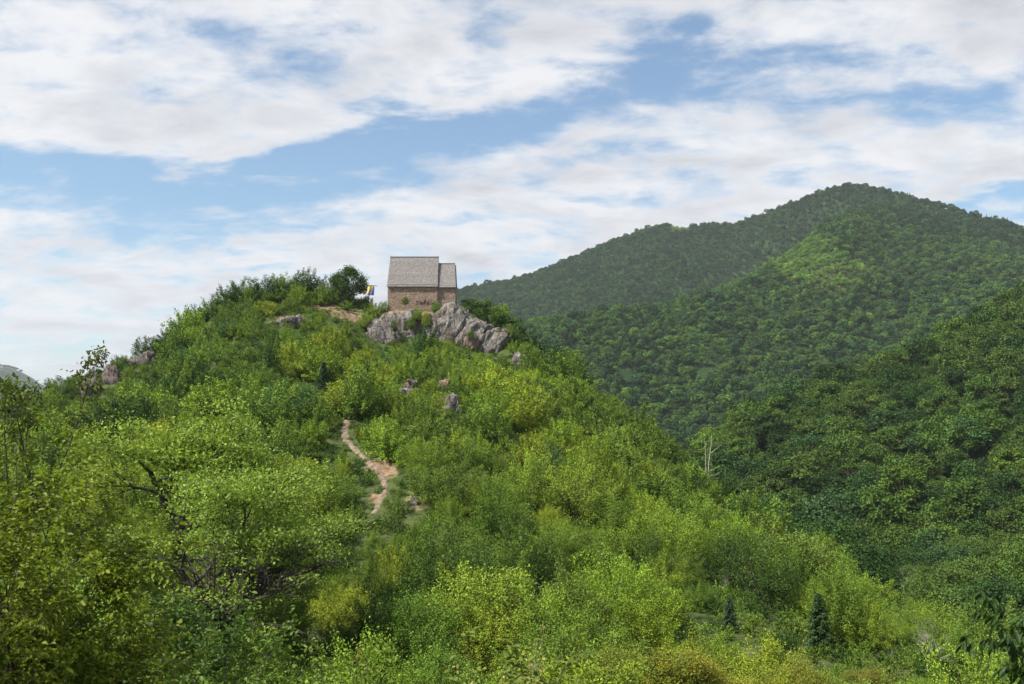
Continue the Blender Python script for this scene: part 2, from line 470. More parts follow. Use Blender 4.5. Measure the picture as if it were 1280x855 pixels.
def gen_broad(seed, W, H, clumps, per, leaf, trunk=True, flat=0.8, low=-0.3):
    """round-crowned broadleaf tree of billowing leaf clumps"""
    rng = np.random.default_rng(seed)
    d = rdir(rng, clumps, low)
    cen = np.array([0, 0, H * 0.56])
    lob = 1 + 0.25 * fbm(np.arctan2(d[:, 1], d[:, 0]) * 0.9 + seed, d[:, 2] * 1.5 + seed, seed + 3)
    rad = rng.uniform(0.62, 0.95, clumps) * lob
    C = cen + d * rad[:, None] * np.array([W / 2 * 0.82, W / 2 * 0.82, H * 0.40])
    cr = rng.uniform(0.15, 0.26, clumps) * W * 0.75
    dd = rdir(rng, clumps * per, -0.55).reshape(clumps, per, 3)
    outw = norm(C - cen)
    dd = norm(dd + outw[:, None] * 0.45 + np.array([0, 0, 0.25]))
    rr = cr[:, None] * np.power(rng.uniform(0.15, 1, (clumps, per)), 0.45) * (1 + 0.25 * rng.normal(0, 1, (clumps, per)).clip(-1, 1.5))
    Q = C[:, None] + dd * rr[..., None] * np.array([1, 1, flat])
    Nn = norm(dd + np.array([0, 0, 0.5]) + rng.normal(0, 0.5, Q.shape)); Aa = rng.normal(0, 1, Q.shape) + dd * 0.5
    cv = rng.uniform(0.28, 0.72, clumps)
    lv = np.clip(cv[:, None] + rng.normal(0, 0.15, (clumps, per)), 0, 1)
    L = leaf * rng.uniform(0.7, 1.3, clumps * per)
    V, Fx = leaves(Q.reshape(-1, 3), Aa.reshape(-1, 3), Nn.reshape(-1, 3), L, L * 0.7, rng)
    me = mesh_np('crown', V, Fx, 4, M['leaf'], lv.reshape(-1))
    if not trunk: return me, None
    tubes = [(np.array([[0, 0, -0.4], [0.05, 0.02, H * 0.2], [0.02 * W, 0, H * 0.45], [0, 0, H * 0.72]]), np.array([0.035, 0.028, 0.018, 0.006]) * H)]
    for i in rng.choice(clumps, min(9, clumps), replace=False):
        s = np.linspace(0, 1, 5)[:, None]; b_ = np.array([0, 0, H * rng.uniform(0.22, 0.45)])
        ct = b_ * 0.5 + C[i] * 0.5 + np.array([0, 0, -0.04 * H])
        tubes.append(((1 - s) ** 2 * b_ + 2 * s * (1 - s) * ct + s * s * C[i], np.linspace(0.013, 0.003, 5) * H))
    return me, tube_mesh('trunk', tubes, M['bark'], 5)


def gen_far(seed, W, H, nleaf, leaf, conic=False):
    rng = np.random.default_rng(seed)
    if conic:
        h = rng.uniform(0.06, 1, nleaf) ** 0.9; r = (1.03 - h) * W / 2 * rng.uniform(0.55, 1.05, nleaf); t = rng.uniform(0, 6.283, nleaf)
        Q = np.stack([r * np.cos(t), r * np.sin(t), h * H], 1); dd = norm(np.stack([np.cos(t), np.sin(t), 0.5 + 0 * t], 1))
        lv = rng.uniform(0.2, 0.7, nleaf)
    else:
        k = 9
        cd = rdir(rng, k, -0.2); C = np.array([0, 0, 0.52 * H]) + cd * np.array([W * 0.27, W * 0.27, H * 0.25]); ci = rng.integers(0, k, nleaf)
        dd = norm(rdir(rng, nleaf, -0.5) + cd[ci] * 0.5)
        Q = C[ci] + dd * (rng.uniform(0.16, 0.25, k)[ci] * W)[:, None]
        lv = np.clip(rng.uniform(0.3, 0.7, k)[ci] + rng.normal(0, 0.12, nleaf), 0, 1)
    L = leaf * rng.uniform(0.7, 1.3, nleaf)
    V, Fx = leaves(Q, rng.normal(0, 1, Q.shape), norm(dd + [0, 0, 0.4] + rng.normal(0, 0.4, Q.shape)), L, L * 0.8, rng)
    return mesh_np('far_crown', V, Fx, 4, M['leaf'], lv)


def grow(rng, p, d, length, rad, depth, o, tubes, tips):
    k = max(3, int(o.get('seg', 5)))
    pts = [p.copy()]; rads = [rad]
    dirs = []
    for i in range(k):
        d = norm((d + rng.normal(0, o['wob'], 3) + np.array([0, 0, o['up']]) * (1.0 if depth < o['levels'] - 1 else o.get('tipup', 1.0)))[None])[0]
        p = p + d * length / k
        pts.append(p.copy()); rads.append(rad * (1 - (1 - o['taper']) * (i + 1) / k)); dirs.append(d.copy())
    tubes.append((np.array(pts), np.array(rads), depth))
    last = depth >= o['levels'] - 1
    if last:
        tips.append((np.array(pts), d.copy())); return
    n = o['kids'][depth]
    for c in range(n):
        f = rng.uniform(o['from'], 1.0) if c < n - 1 else 1.0
        ii = min(k - 1, int(f * k)); q = pts[ii] + (pts[ii + 1] - pts[ii]) * (f * k - ii if ii < k else 1)
        ang = rng.uniform(*o['ang']) * (1.0 if c < n - 1 else 0.35)
        ax = norm(np.cross(dirs[ii], rdir(rng, 1)[0])[None])[0]
        dd = dirs[ii] * math.cos(ang) + np.cross(ax, dirs[ii]) * math.sin(ang)
        if 'flat' in o: dd = norm((dd * np.array([1, 1, o['flat']]))[None])[0]
        grow(rng, q, dd, length * rng.uniform(*o['len']), rads[ii] * rng.uniform(0.5, 0.72), depth + 1, o, tubes, tips)


def gen_branchy(seed, o, leaf=None, per=0, spread=0.3, bark='bark', droop=0.0, flatn=0.6, rows=False, fold=True, wr=0.55, sides=6, lmat='leaf_near', start=(0, 0, 1), window=0.0):
    rng = np.random.default_rng(seed)
    tubes, tips = [], []
    grow(rng, np.zeros(3) + np.array([0, 0, -0.3]), norm(np.array([start], float))[0], o['trunk'], o['rad'], 0, o, tubes, tips)
    tm = tube_mesh('trunk', [(a, b) for a, b, _ in tubes], M[bark], sides)
    if not leaf: return None, tm, tips
    P, A, LV = [], [], []
    zmax = max(q[0][-1][2] for q in tips)
    for pts, d in tips:
        if window and pts[-1][2] < window * zmax and pts[-1][1] < 1.0 and rng.random() < 0.9: continue
        t = rng.uniform(0.15, 1.05, per) if not rows else np.linspace(0.05, 1.03, per)
        i = np.clip((t * (len(pts) - 1)).astype(int), 0, len(pts) - 2)
        q = pts[i] + (pts[i + 1] - pts[i]) * (t * (len(pts) - 1) - i)[:, None]
        dd = norm(pts[i + 1] - pts[i])
        side = norm(np.cross(dd, np.array([0, 0, 1.0])) + 1e-6)
        if rows:
            sg = np.where(np.arange(per) % 2 == 0, 1, -1)[:, None]
            ax = norm(dd * 0.6 + side * sg * 0.8 + rng.normal(0, 0.22, q.shape) + np.array([0, 0, -droop]))
            q = q + ax * leaf * 0.5 + rng.normal(0, spread, q.shape)
        else:
            q = q + rng.normal(0, 1, q.shape) * spread * np.array([1, 1, flatn])
            ax = norm(dd * 0.5 + rng.normal(0, 0.8, q.shape) + np.array([0, 0, -droop]))
        P.append(q); A.append(ax)
        LV.append(np.clip(rng.uniform(0.3, 0.7) + rng.normal(0, 0.15, per), 0, 1))
    P = np.concatenate(P); A = np.concatenate(A); lv = np.concatenate(LV)
    N = norm(np.array([0, 0, 1.0]) + rng.normal(0, 0.5, P.shape))
    L = leaf * rng.uniform(0.65, 1.25, len(P))
    V, Fx = leaves(P, A, N, L, L * wr, rng, fold)
    return mesh_np('crown', V, Fx, 4, M[lmat], np.repeat(lv.reshape(-1, 1), 2, 1).ravel() if False else (np.concatenate([lv[:, None], lv[:, None]], 1).ravel() if fold else lv)), tm, tips


# ------------------------------------------------------------------ tints
TINT = {
    'yellow-green': (0.205, 0.262, 0.024), 'fresh green': (0.155, 0.232, 0.024), 'grass-green': (0.108, 0.175, 0.024),
    'dark green': (0.046, 0.092, 0.016), 'olive': (0.112, 0.165, 0.026), 'blue-green': (0.072, 0.138, 0.036), 'yellow': (0.26, 0.25, 0.020),
}
TN = list(TINT)


def jit(c, rng, a=0.09):
    k = 1 + rng.normal(0, a)
    return tuple(float(np.clip(v * k * (1 + rng.normal(0, 0.025)), 0.01, 0.5)) for v in c)


EXPOSURE = 0.72
HAZE = 0.65e-4
CLOUD_K = 0.60
SKY_TINT = (0.76, 0.90, 0.93)
# cloud banks and blue gaps of this sky: where they stand (as seen from the viewpoint), their size, slant and weight
CLOUDS = [(170, 40, 430, 150, 0, .95), (430, 110, 140, 60, 30, .5), (690, 50, 150, 28, 32, .9), (1090, 20, 340, 60, 0, .85), (980, 215, 340, 70, 8, .95), (600, 300, 340, 62, 8, 1.0), (150, 375, 270, 80, -12, .85), (760, 170, 90, 34, -10, .5),
          (80, 225, 190, 34, -10, -.95), (340, 230, 150, 36, 22, -.9), (600, 150, 190, 46, 10, -1.2), (870, 70, 130, 46, 20, -.75), (1210, 135, 130, 30, 0, -.7), (1250, 240, 60, 20, 0, -.9), (40, 325, 90, 18, -8, -.8), (330, 332, 80, 16, 0, -.6), (740, 250, 120, 20, 20, -.15),
          (480, 185, 130, 55, 15, -.45), (630, 35, 45, 40, 40, -.6), (470, 55, 130, 50, 20, -.45), (210, 300, 160, 24, -12, -.5), (960, 85, 120, 26, 10, -.4)]


# ------------------------------------------------------------------ render, sky, sun
SC.render.engine = 'CYCLES'
cy = SC.cycles
cy.max_bounces = 6; cy.diffuse_bounces = 2; cy.glossy_bounces = 1; cy.transmission_bounces = 3; cy.volume_bounces = 0; cy.transparent_max_bounces = 4
cy.caustics_reflective = False; cy.caustics_refractive = False
cy.use_denoising = True
cy.use_adaptive_sampling = True; cy.adaptive_threshold = 0.015
SC.view_settings.view_transform = 'Standard'
SC.view_settings.look = 'None'
SC.view_settings.exposure = EXPOSURE
SC.view_settings.gamma = 1.0

SUN_TO = Vector((-0.58, -0.28, 0.86)).normalized()
sun_d = bpy.data.lights.new('sun', 'SUN'); sun_d.energy = 5.0; sun_d.angle = R(4); sun_d.color = (1.0, 0.955, 0.88)
sun = bpy.data.objects.new('sun', sun_d); COL.objects.link(sun)
sun.rotation_euler = (-SUN_TO).to_track_quat('-Z', 'Y').to_euler()
sun.location = (0, 0, 500)
SUN_EL = math.asin(SUN_TO.z); SUN_ROT = math.atan2(SUN_TO.x, SUN_TO.y)


def build_world():
    w = bpy.data.worlds.new('World'); SC.world = w; w.use_nodes = True
    n = w.node_tree.nodes; l = w.node_tree.links; bg = n['Background']
    sky = n.new('ShaderNodeTexSky'); sky.sky_type = 'NISHITA'; sky.sun_disc = False; sky.sun_elevation = SUN_EL; sky.sun_rotation = SUN_ROT
    sky.air_density = 1.0; sky.dust_density = 0.6; sky.ozone_density = 1.6
    tc = n.new('ShaderNodeTexCoord'); g = tc.outputs['Generated']
    sp = n.new('ShaderNodeSeparateXYZ'); l.new(g, sp.inputs[0])
    X, Y, Z = sp.outputs
    # cloud layer coordinates: a flat deck overhead, curving down towards the horizon
    zz = math_(n, l, 'ADD', math_(n, l, 'MAXIMUM', Z, 0.0), 0.22)
    cb = n.new('ShaderNodeCombineXYZ')
    l.new(math_(n, l, 'DIVIDE', X, zz), cb.inputs[0]); l.new(math_(n, l, 'DIVIDE', Y, zz), cb.inputs[1])
    mp = n.new('ShaderNodeMapping'); mp.inputs['Rotation'].default_value = (0, 0, R(40)); mp.inputs['Scale'].default_value = (1.3, 2.0, 1); mp.inputs['Location'].default_value = (3.3, 1.7, 0); l.new(cb.outputs[0], mp.inputs[0])
    nz = n.new('ShaderNodeTexNoise'); nz.inputs['Scale'].default_value = 2.0; nz.inputs['Detail'].default_value = 9; nz.inputs['Roughness'].default_value = 0.56; nz.inputs['Distortion'].default_value = 0.35
    l.new(mp.outputs[0], nz.inputs[0])
    mp2 = n.new('ShaderNodeMapping'); mp2.inputs['Rotation'].default_value = (0, 0, R(25)); mp2.inputs['Scale'].default_value = (3.4, 4.4, 1); l.new(cb.outputs[0], mp2.inputs[0])
    n2 = n.new('ShaderNodeTexNoise'); n2.inputs['Scale'].default_value = 2.0; n2.inputs['Detail'].default_value = 8; n2.inputs['Roughness'].default_value = 0.6; n2.inputs['Distortion'].default_value = 0.2; l.new(mp2.outputs[0], n2.inputs[0])
    n3 = n.new('ShaderNodeTexNoise'); n3.inputs['Scale'].default_value = 1.1; n3.inputs['Detail'].default_value = 5; l.new(mp.outputs[0], n3.inputs[0])
    n4 = n.new('ShaderNodeTexNoise'); n4.inputs['Scale'].default_value = 1.0; n4.inputs['Detail'].default_value = 9; n4.inputs['Roughness'].default_value = 0.6; n4.inputs['Distortion'].default_value = 0.5; l.new(mp2.outputs[0], n4.inputs[0])
    # direction plane (x/y, z/y) where the cloud banks lie
    ya = math_(n, l, 'MAXIMUM', math_(n, l, 'ABSOLUTE', Y), 0.15)
    pu = math_(n, l, 'DIVIDE', X, ya); pv = math_(n, l, 'DIVIDE', Z, ya)
    # gently warped so that the banks get uneven edges
    pu = math_(n, l, 'ADD', pu, math_(n, l, 'MULTIPLY_ADD', n3.outputs[0], 0.22, -0.11))
    pv = math_(n, l, 'ADD', pv, math_(n, l, 'MULTIPLY_ADD', nz.outputs[0], 0.10, -0.05))
    tot = None
    for px, py, rx, ry, ang, wt in CLOUDS:
        u, v = uv(px, py)
        c, s = math.cos(R(ang)), math.sin(R(ang))
        du = math_(n, l, 'SUBTRACT', pu, float(u)); dv = math_(n, l, 'SUBTRACT', pv, float(v))
        a = math_(n, l, 'MULTIPLY_ADD', du, c * F / rx, math_(n, l, 'MULTIPLY', dv, s * F / rx))
        b = math_(n, l, 'MULTIPLY_ADD', du, -s * F / ry, math_(n, l, 'MULTIPLY', dv, c * F / ry))
        r2 = math_(n, l, 'MULTIPLY_ADD', a, a, math_(n, l, 'MULTIPLY', b, b))
        e = math_(n, l, 'MULTIPLY', math_(n, l, 'EXPONENT', math_(n, l, 'MULTIPLY', r2, -1.0)), wt)
        tot = e if tot is None else math_(n, l, 'ADD', tot, e)
    fx = math_(n, l, 'MULTIPLY_ADD', nz.outputs[0], 3.0, -1.5)
    fy = math_(n, l, 'MULTIPLY_ADD', n2.outputs[0], 3.2, -1.6)
    d = math_(n, l, 'ADD', math_(n, l, 'ADD', math_(n, l, 'MINIMUM', tot, 0.50), fx), math_(n, l, 'ADD', fy, 0.08))
    mr = n.new('ShaderNodeMapRange'); mr.interpolation_type = 'SMOOTHSTEP'; mr.inputs['From Min'].default_value = -0.62; mr.inputs['From Max'].default_value = 0.80; mr.inputs['To Min'].default_value = 0.06; l.new(d, mr.inputs['Value'])
    # thick parts are greyer below, thin edges whiter
    tk = n.new('ShaderNodeMapRange'); tk.inputs['From Min'].default_value = 0.35; tk.inputs['From Max'].default_value = 1.9; l.new(math_(n, l, 'ADD', math_(n, l, 'MULTIPLY', d, 0.6), math_(n, l, 'ADD', math_(n, l, 'MULTIPLY_ADD', n3.outputs[0], 2.4, -1.0), math_(n, l, 'MULTIPLY_ADD', n4.outputs[0], 4.4, -2.0))), tk.inputs['Value'])
    cl = mixc(n, l, tk.outputs[0], tuple(c * CLOUD_K for c in (9.0, 9.1, 9.35)), tuple(c * CLOUD_K for c in (6.1, 6.25, 6.8)))
    skyc = mixc(n, l, 1.0, sky.outputs[0], SKY_TINT, 'MULTIPLY')
    l.new(mixc(n, l, mr.outputs[0], skyc, cl), bg.inputs[0]); bg.inputs[1].default_value = 0.1


build_world()

# ------------------------------------------------------------------ protected sight lines (px, py, rx, ry, distance)
PROT = []


def protect(px, py, rx, ry, Y=None, slack=1.5, low=True):
    if Y is None:
        h = hit(px, py); Y = h[1] if h else 200
    PROT.append((px, py, rx, ry, Y + slack, low))


protect(527, 345, 44, 34, 192, 6)
PATH_PX = [(434, 526), (430, 538), (432, 549), (439, 557), (447, 565), (455, 572), (463, 580), (471, 588), (477, 596), (481, 604), (482, 612), (480, 620), (475, 629), (470, 637), (465, 644)]
for p in PATH_PX:
    protect(p[0], p[1], 5, 5)
protect(473, 583, 17, 10); protect(487, 588, 8, 9); protect(470, 622, 6, 8); protect(520, 628, 10, 8); protect(516, 618, 8, 6)
protect(505, 383, 42, 7, 186); protect(405, 383, 17, 5, 190)
protect(440, 395, 18, 7, 188)
protect(465, 362, 11, 15, 190)
protect(388, 375, 4, 5, 190)
protect(508, 481, 9, 6); protect(556, 479, 6, 3); protect(565, 506, 7, 7); protect(358, 400, 14, 6)
protect(490, 408, 32, 11, 184); protect(470, 418, 14, 14, 184); protect(565, 400, 24, 16, 184); protect(585, 418, 18, 14, 183); protect(613, 428, 13, 12, 183)
protect(114, 488, 12, 9, 166); protect(142, 474, 6, 9, 170); protect(176, 449, 16, 4, 178)
protect(222, 612, 95, 42, 66, 1.5, False); protect(300, 690, 75, 38, 50, 1.5, False)


def blocked(px, pyc, rx, ry, Y, tol=0.72, low=False, pf=1.0):
    for q in PROT:
        if Y < q[4] and (q[5] or not low):
            a = (px - q[0]) / (rx * tol + q[2] * pf); b = (pyc - q[1]) / (ry * tol + q[3] * pf)
            if a * a + b * b < 1: return True
    return False


# ------------------------------------------------------------------ ground sheet and footpath
bare = np.zeros_like(ZT)
PXg, PYg = proj(XX, YY, ZT)
own = (YY > 44) & (YY < yA[:, None] + 16)
for px, py, rx, ry, wt in [(515, 386, 50, 10, 1), (405, 382, 20, 6, 1), (418, 391, 16, 5, .8), (436, 396, 22, 9, .8), (475, 584, 19, 10, 1), (487, 589, 10, 9, 1), (470, 622, 9, 9, .9), (520, 626, 14, 14, .75), (508, 480, 22, 13, .7), (556, 479, 14, 7, .9), (567, 506, 18, 12, .8),
                           (122, 484, 20, 10, .3), (165, 448, 30, 8, .8), (360, 400, 24, 9, .7), (545, 432, 14, 18, .6), (800, 560, 30, 20, .35), (640, 470, 26, 14, .4)]:
    bare = np.maximum(bare, own * wt * np.exp(-(((PXg - px) / rx) ** 2 + ((PYg - py) / ry) ** 2) ** 2 * 0.7))
nu, ny = ZT.shape
V = np.stack([XX, YY, ZT], -1).reshape(-1, 3)
i = np.arange(nu - 1)[:, None] * ny; j = np.arange(ny - 1)[None, :]
Fx = np.stack([i + j, i + ny + j, i + ny + j + 1, i + j + 1], -1).reshape(-1)
gm = mesh_np('ground', V, Fx, 4, M['ground'], smooth=True)
a_ = gm.attributes.new('bare', 'FLOAT', 'POINT'); a_.data.foreach_set('value', bare.ravel().astype(np.float32))
far_w = sstep(14, 24, YY - yA[:, None]) * (1 - np.exp(-(((PXg - 1030) / 70) ** 2 + ((PYg - 345) / 32) ** 2)) * (YY > 600))  # sunlit patch on the mid slope put in as lighter ground colour
a_ = gm.attributes.new('far', 'FLOAT', 'POINT'); a_.data.foreach_set('value', far_w.ravel().astype(np.float32))
tag(obj('ground', gm), 'scrubby hillside running down to a wooded valley and mountains', kind='structure')

pts = np.array([hit(*p) for p in PATH_PX])
s = np.linspace(0, len(pts) - 1, 90)
pts = np.stack([np.interp(s, np.arange(len(pts)), pts[:, k]) for k in range(3)], 1)
for _ in range(3): pts[1:-1] = (pts[:-2] + pts[1:-1] * 2 + pts[2:]) / 4
tng = norm(np.gradient(pts[:, :2], axis=0)); nrm = np.stack([-tng[:, 1], tng[:, 0]], 1)
rg = np.random.default_rng(3)
VV = []
for q in np.linspace(-1, 1, 7):
    w = 0.31 + 0.28 * fbm(s * 0.6, s * 0 + q * 0.2, 5)
    xy = pts[:, :2] + nrm * (w * q)[:, None]
    VV.append(np.stack([xy[:, 0], xy[:, 1], zt(xy[:, 0], xy[:, 1]) + 0.09 - 0.11 * abs(q) ** 3 + 0.03 * fbm(xy[:, 0] * 3, xy[:, 1] * 3, 9)], 1))
VV = np.stack(VV, 1).reshape(-1, 3)
i = np.arange(89)[:, None] * 7; j = np.arange(6)[None, :]
m_, n_, l_, p_, o_ = mat('stony_path')
g_ = n_.new('ShaderNodeNewGeometry'); nz_ = n_.new('ShaderNodeTexNoise'); nz_.inputs['Scale'].default_value = 2.2; nz_.inputs['Detail'].default_value = 8; l_.new(g_.outputs['Position'], nz_.inputs[0])
l_.new(mixc(n_, l_, math_(n_, l_, 'MULTIPLY_ADD', nz_.outputs[0], 4, -1.5, True), (0.105, 0.072, 0.045), (0.25, 0.192, 0.135)), p_.inputs['Base Color']); p_.inputs['Roughness'].default_value = 0.95
b_ = n_.new('ShaderNodeBump'); b_.inputs['Distance'].default_value = 0.1; l_.new(nz_.outputs[0], b_.inputs['Height']); l_.new(b_.outputs[0], p_.inputs['Normal'])
tag(obj('footpath', mesh_np('footpath', VV, np.stack([i + j, i + 7 + j, i + 8 + j, i + j + 1], -1).ravel(), 4, m_, smooth=True)), 'pale stony footpath winding up through the scrub', kind='structure')


# ------------------------------------------------------------------ rocks
import bmesh


def make_rock(seed, w, dpt, h, sub=5, rough=1.0):
    bm = bmesh.new(); bmesh.ops.create_icosphere(bm, subdivisions=sub, radius=1.0)
    P = np.array([v.co[:] for v in bm.verts]); Fi = np.array([[v.index for v in f.verts] for f in bm.faces]).ravel(); bm.free()
    rng = np.random.default_rng(seed)
    n0 = norm(P); p = np.sign(P) * np.abs(P) ** 0.60; p /= np.maximum(np.abs(p).max(), 1)
    S = np.array([w, dpt, h]) / 2
    q = p * S
    # bevel the block with random cutting planes so that it is angular, not round
    for _ in range(9):
        pn = norm(np.array([[rng.normal(0, 1), rng.normal(-0.5, .6), rng.normal(0.25, .7)]]))[0]
        ext = (np.abs(pn) * S).sum() * rng.uniform(0.50, 0.80)
        over = np.maximum(q @ pn - ext, 0); q = q - over[:, None] * pn * 0.92
    # joints dipping to one side split the face into ribs and steps
    sk = np.array([[1.25, 0.1, 0.55], [0, 1, 0], [-0.30, 0, 0.42]])
    qq = q @ sk
    cells = (rng.uniform(-1, 1, (int(30 + w * h * 2.2), 3)) * S * 1.05) @ sk
    D = ((qq[:, None] - cells[None]) ** 2).sum(2); k = D.argmin(1)
    m = min(1.0, min(w, h) / 3)
    tl = rng.normal(0, 0.25, (len(cells), 3))
    off = rng.uniform(-0.42, 0.32, len(cells))[k] * m + ((qq - cells[k]) * tl[k]).sum(1) * 0.9
    f = qq * np.array([1.3, 0.8, 0.8])
    off += m * (0.42 * (0.35 - np.abs(noise3(f, seed))) + 0.26 * (0.35 - np.abs(noise3(f * 2.3, seed + 2))) + 0.13 * noise3(q * 5.0, seed + 4))
    q = q + n0 * (off * rough)[:, None]
    return mesh_np('rock', q, Fi, 3, M['rock'])


def rock(name, label, px0, py0, px1, py1, Y=None, depth=None, seed=0, mat_='rock', tilt=0, group=None, sub=5, lean=0.0, rough=1.0):
    pxc = (px0 + px1) / 2
    if Y is None:
        h = hit(pxc, py1 - 1); Y = h[1] + 0.3
    k = Y / F
    w, hgt = (px1 - px0) * k, (py1 - py0) * k
    depth = depth or max(0.7 * w, 0.8)
    me = make_rock(seed, w, depth, hgt * 1.12, sub, rough)
    me.materials[0] = M[mat_]
    zc = float(uv(pxc, (py0 + py1) / 2)[1]) * Y
    x = float(uv(pxc, 480)[0]) * Y
    o = obj(name, me, None, (x, Y + depth * 0.22, zc - 0.05 * hgt)); o.rotation_euler = (R(lean), R(tilt), 0)
    return tag(o, label, 'rock', group)


rock('rock_outcrop', 'long pale grey limestone face with steep fluted ribs below flagpole', 449, 393, 504, 446, 182.3, 6, 11, tilt=-20, lean=-14, sub=6)
rock('rock_outcrop', 'grey limestone buttress below the nave between two bushes', 486, 387, 534, 434, 183.3, 6, 12, tilt=-16, lean=-14, sub=6)
rock('rock_outcrop', 'low grey rock in the dip between both bigger limestone faces', 512, 393, 566, 436, 182.6, 5, 13, lean=-14, sub=6, tilt=6)
rock('rock_outcrop', 'largest grey limestone block right under the apse', 541, 381, 594, 434, 183.6, 7, 14, tilt=24, lean=-12, sub=6)
rock('rock_outcrop', 'stepped grey limestone spur running down from the apse block', 568, 397, 616, 446, 182.2, 6, 15, tilt=30, lean=-10, sub=6)
rock('rock_outcrop', 'pointed grey crag at the foot of dark thicket beside chapel', 598, 409, 632, 452, 181.6, 5, 16, tilt=20, lean=-8)
rock('rock_outcrop', 'small reddish rock face at the foot of limestone spur', 574, 415, 598, 442, 180.6, 4, 17, 'rock_red', lean=-8)
rock('rock_outcrop', 'thin grey ledge sloping down from bare earth towards flagpole', 414, 386, 454, 402, 189.0, 3, 18, tilt=22)
rock('rock_outcrop', 'reddish scree rock under the bare earth ledge left of flagpole', 390, 388, 424, 410, 188.4, 4, 19, 'rock_red', tilt=20)
rock('rock_outcrop', 'grey brown rock patch between dark shrubs below the ridge thicket', 338, 398, 378, 411, None, 3, 20, tilt=-14)
rock('rock_outcrop', 'pinkish rock face lowest on the far end of the ridge', 100, 474, 126, 508, 161, 3.0, 21, 'rock_brown', tilt=-24)
rock('rock_outcrop', 'narrow pinkish rock rib above the lowest ridge rock face', 131, 458, 152, 490, 166, 2.4, 22, 'rock_brown', tilt=-30)
rock('rock_outcrop', 'long bare brownish rock back lying along the ridge line', 154, 445, 198, 462, 174, 2.6, 23, 'rock_brown', tilt=-27)
rock('boulder', 'purplish grey boulder amid shrubs halfway below limestone face', 499, 484, 514, 498, None, None, 24, sub=4)
rock('boulder', 'pale boulder with dry grass just above purplish grey boulder', 509, 474, 522, 487, None, None, 25, sub=4)
rock('boulder', 'grey boulder half covered by twigs on the middle slope', 556, 493, 574, 517, None, None, 46, sub=4)
rock('boulder', 'brownish flat boulder at the foot of a big dark shrub', 548, 475, 567, 484, None, None, 27, 'rock_red', sub=4)
rock('boulder', 'dark grey boulder in dry grass beside lower footpath bend', 513, 622, 524, 633, None, None, 28, sub=4)
rock('boulder', 'pale stone showing among shrubs under the spreading oaks', 443, 712, 453, 722, None, None, 32, sub=3)
rock('boulder', 'dark wet looking rock below thicket, lowest at cliff corner', 640, 442, 656, 460, None, None, 33, sub=4)


